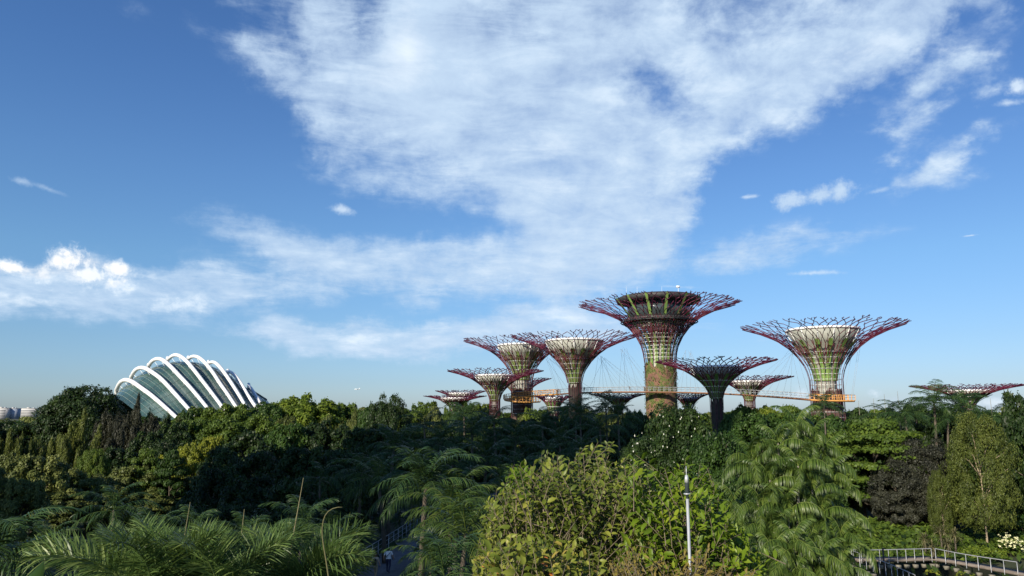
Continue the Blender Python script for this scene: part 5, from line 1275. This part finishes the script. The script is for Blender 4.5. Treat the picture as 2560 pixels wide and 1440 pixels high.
for _ in range(60):
    px = rs.uniform(2495, 2590); py = rs.normal(1352 + (px - 2500) * .08, 9); c = np.array(at(px, py, 88.2 + rs.uniform(-.4, .4))) - ho; L = leaf_quads(np.repeat(c[None], 4, 0) + rs.normal(0, .08, (4, 3)), rs, .2, .16, np.tile([0, -.6, 1.], (4, 1)), .5); k = g.addv(L.reshape(-1, 3)); g.quads((np.arange(4) * 4)[:, None] + np.arange(4) + k, .5)
MT['petal'] = pmat('pale_yellow_petals', [(.3, (.62, .60, .30)), (.7, (.72, .70, .42))], 2, .6); g.build('blossoms', MT['petal'], hd)
# broad leaved ground cover between pond and trees
def cover_patch(label, x0, x1, y0, y1, n, mat, leaf, seed, hfun):
    rs = np.random.RandomState(seed); x = rs.uniform(x0, x1, n); y = rs.uniform(y0, y1, n); h = hfun(x, y) * rs.uniform(.6, 1.0, n); p = np.stack([x, y, ground_z(x, y) + h], -1)
    L = leaf_quads(p, rs, leaf, leaf * .5, np.tile([0.1, -.5, 1.], (n, 1)), .4); g = Geo(); k = g.addv(L.reshape(-1, 3)); g.quads((np.arange(n) * 4)[:, None] + np.arange(4) + k, rs.uniform(0, 1, n)); o = g.build('groundcover', G[mat]); tag(o, label, 'plants', None, 'stuff'); return o
cover_patch('mass of broad leaved plants behind the level pond railing', 33, 56, 86.5, 106, 9500, 'mid', .62, 61, lambda x, y: .5 + 1.1 * np.clip((y - 87) / 12, 0, 1) + .25 * np.sin(x * 1.3) * np.cos(y))
cover_patch('low green plants along the shore under the column trees', 57, 82, 77, 104, 8000, 'mid', .5, 62, lambda x, y: .35 + .4 * np.clip((y - 84) / 10, 0, 1))
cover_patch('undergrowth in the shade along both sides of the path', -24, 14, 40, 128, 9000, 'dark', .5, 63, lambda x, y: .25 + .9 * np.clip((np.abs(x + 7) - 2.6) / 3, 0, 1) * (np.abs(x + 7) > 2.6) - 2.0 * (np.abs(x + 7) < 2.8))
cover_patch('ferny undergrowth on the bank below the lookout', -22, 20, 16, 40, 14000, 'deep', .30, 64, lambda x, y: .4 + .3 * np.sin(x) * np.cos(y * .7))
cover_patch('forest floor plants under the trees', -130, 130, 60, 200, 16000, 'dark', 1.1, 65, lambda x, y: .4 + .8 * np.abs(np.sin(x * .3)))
# pandanus like tufts
def tuft(px, py, D, h, rad, mat, label, seed, n=70, group='spiky tufts behind the pond railing'):
    rs = np.random.RandomState(seed); c = at(px, py, D); z0 = gz(c.x, D); r = empty('pandanus', (c.x, D, z0)); tag(r, label, 'plant', group); H = max(.6, c.z - z0)
    g = Geo(); g.tube([(0, 0, -.2), (.05, 0, H * .5), (0, 0, H)], [.13, .10, .08], 7); g.build('stem', MT['bark'], r); g = Geo(); A = []
    for i in range(n):
        a = rs.uniform(0, 6.28); e = rs.uniform(-.5, 1.3); hz = H * (1 - .5 * rs.rand() ** 2); d = np.array([math.cos(a) * math.cos(e), math.sin(a) * math.cos(e), math.sin(e)]); b = np.array([0, 0, hz]); s = np.cross(d, [0, 0, 1.]); s /= np.linalg.norm(s) + 1e-9; L = rad * rs.uniform(.7, 1.1); m = b + d * L * .6; e_ = m + (d + np.array([0, 0, -.9])) * L * .35
        A.append([b - s * .03, b + s * .03, m + s * .035, m - s * .035, e_])
    k = g.addv(np.array(A).reshape(-1, 3)); i = (np.arange(n) * 5)[:, None] + k; v = rs.uniform(0, 1, n); g.quads(i + np.array([0, 1, 2, 3]), v); g.tris(i + np.array([3, 2, 4]), v); g.build('foliage', G[mat], r)
for i, (px, py, D, ra, lb) in enumerate([(2310,1345,89,1.3,'straw coloured spiky tuft, the lowest of those behind the pond railing'),(2350,1325,90,1.5,'tall spiky tuft with hanging dead leaves under the purple tree'),(2385,1335,89,1.4,'spiky tuft next to the pale flaking trunk'),(2368,1358,87.5,1.2,'small spiky tuft right behind the bend of the pond railing'),(2330,1362,87.5,1.0,'short pale tuft touching the bend of the pond railing')]):
    tuft(px, py, D, 2, ra, 'straw', lb, 70 + i, 110)
# banana like leaves at the bottom beside the bush
for i, (px, py, lb) in enumerate([(1150,1400,'upright paddle leaved plant, tallest of those beside the olive bush'),(1115,1425,'paddle leaved plant nearer the path than its taller neighbour')]):
    rs = np.random.RandomState(80 + i); D = 15 + i; c = at(px, py, D); z0 = gz(c.x, D); r = empty('paddle_leaf_plant', (c.x, D, z0)); tag(r, lb, 'plant', 'paddle leaved plants'); H = c.z - z0; g = Geo(); gs = Geo()
    for j in range(9):
        a = rs.uniform(0, 6.28); b = np.array([.1 * math.cos(a), .1 * math.sin(a), H * .55 * rs.uniform(.7, 1)]); d = np.array([.35 * math.cos(a), .35 * math.sin(a), .9]); s = np.array([-math.sin(a), math.cos(a), 0]); L = .75 * rs.uniform(.7, 1.1); w_ = .13
        gs.tube([(0, 0, -.1), b], [.03, .02], 5); P = [b, b + d * L * .35 + s * w_, b + d * L * .35 - s * w_, b + d * L * .75 + s * w_ * .9, b + d * L * .75 - s * w_ * .9, b + d * L]; k = g.addv(P); v = rs.uniform(.3, 1); g.tris([[k, k + 2, k + 1], [k + 3, k + 4, k + 5]], v); g.quads([[k + 1, k + 2, k + 4, k + 3]], v)
    gs.build('stems', G['mid'], r); g.build('foliage', G['lime'], r)

# ------------------------------------------------------------------ labels for the many look-alike trees
COLW = {'colgreen': 'olive green', 'dark': 'very dark', 'deep': 'deep green', 'mid': 'fresh green', 'lime': 'pale green', 'yellow': 'yellow green', 'olive': 'olive', 'feather': 'dull olive', 'greydark': 'grey dark', 'purple': 'purple black', 'grey': 'grey', 'palmdark': 'dark', 'palmolive': 'dull green'}
KINDW = {'round': 'rounded tree', 'fineround': 'dense rounded tree', 'layered': 'tiered tree', 'finelayered': 'tiered tree', 'feather': 'feathery tree', 'column': 'column tree', 'spike': 'bare pointed stem', 'palm': 'palm'}
for o in list(COL.objects):
    if o.get('category') == 'palm' and not o.get('label') and o.name.startswith('feather_palm'):
        h = max((c.location.z for c in o.children if c.name.startswith('frond')), default=0); p = Vector(o.location) + Vector((0, 0, h)); v = p - Vector((0, 0, CAMZ)); f = v.dot(_F)
        TREES.append((o, 1280 + FPX * v.x / f, 720 - FPX * v.dot(_U) / f, o.location.y, 'palm', 'palmdark', True))
XL = [(-999,170,'below the distant apartment blocks'),(170,300,'under the big dark domed trees'),(300,480,'below the first white arches'),(480,660,'below the last white arches'),(660,900,'below the broad pale green treetop'),(900,1060,'below the lone glossy dark dome'),(1060,1240,'below the lowest supertrees'),(1240,1400,'below the walkway loop'),(1400,1600,'below the slim supertree'),(1600,1760,'below the tallest supertree'),(1760,1960,'below the grey cupped supertree'),(1960,2140,'below the bridge end platform'),(2140,2300,'between bridge end and lone supertree'),(2300,2440,'below the lone supertree'),(2440,9999,'beyond the lone supertree')]
def landmark(px):
    for a, b, t in XL:
        if a <= px < b: return t
def band(y, D): return 'on the horizon treeline' if D > 270 else 'in the second treeline' if D > 196 else 'high in the wood' if y < 1085 else 'mid slope' if y < 1180 else 'low in the wood'
buck = {}
for t in TREES:
    if t[6]: buck.setdefault((COLW[t[5]] + ' ' + KINDW[t[4]], band(t[2], t[3]), landmark(t[1])), []).append(t)
ORD = ['first', 'second', 'third', 'fourth', 'fifth', 'sixth', 'seventh', 'eighth', 'ninth']
for (k, b, l), L in buck.items():
    L.sort(key=lambda t: t[1])
    for i, t in enumerate(L):
        t[0]['label'] = (k + ' ' + b + ' ' + l) if len(L) == 1 else '%s %s %s %s' % (ORD[i], k, b, l)
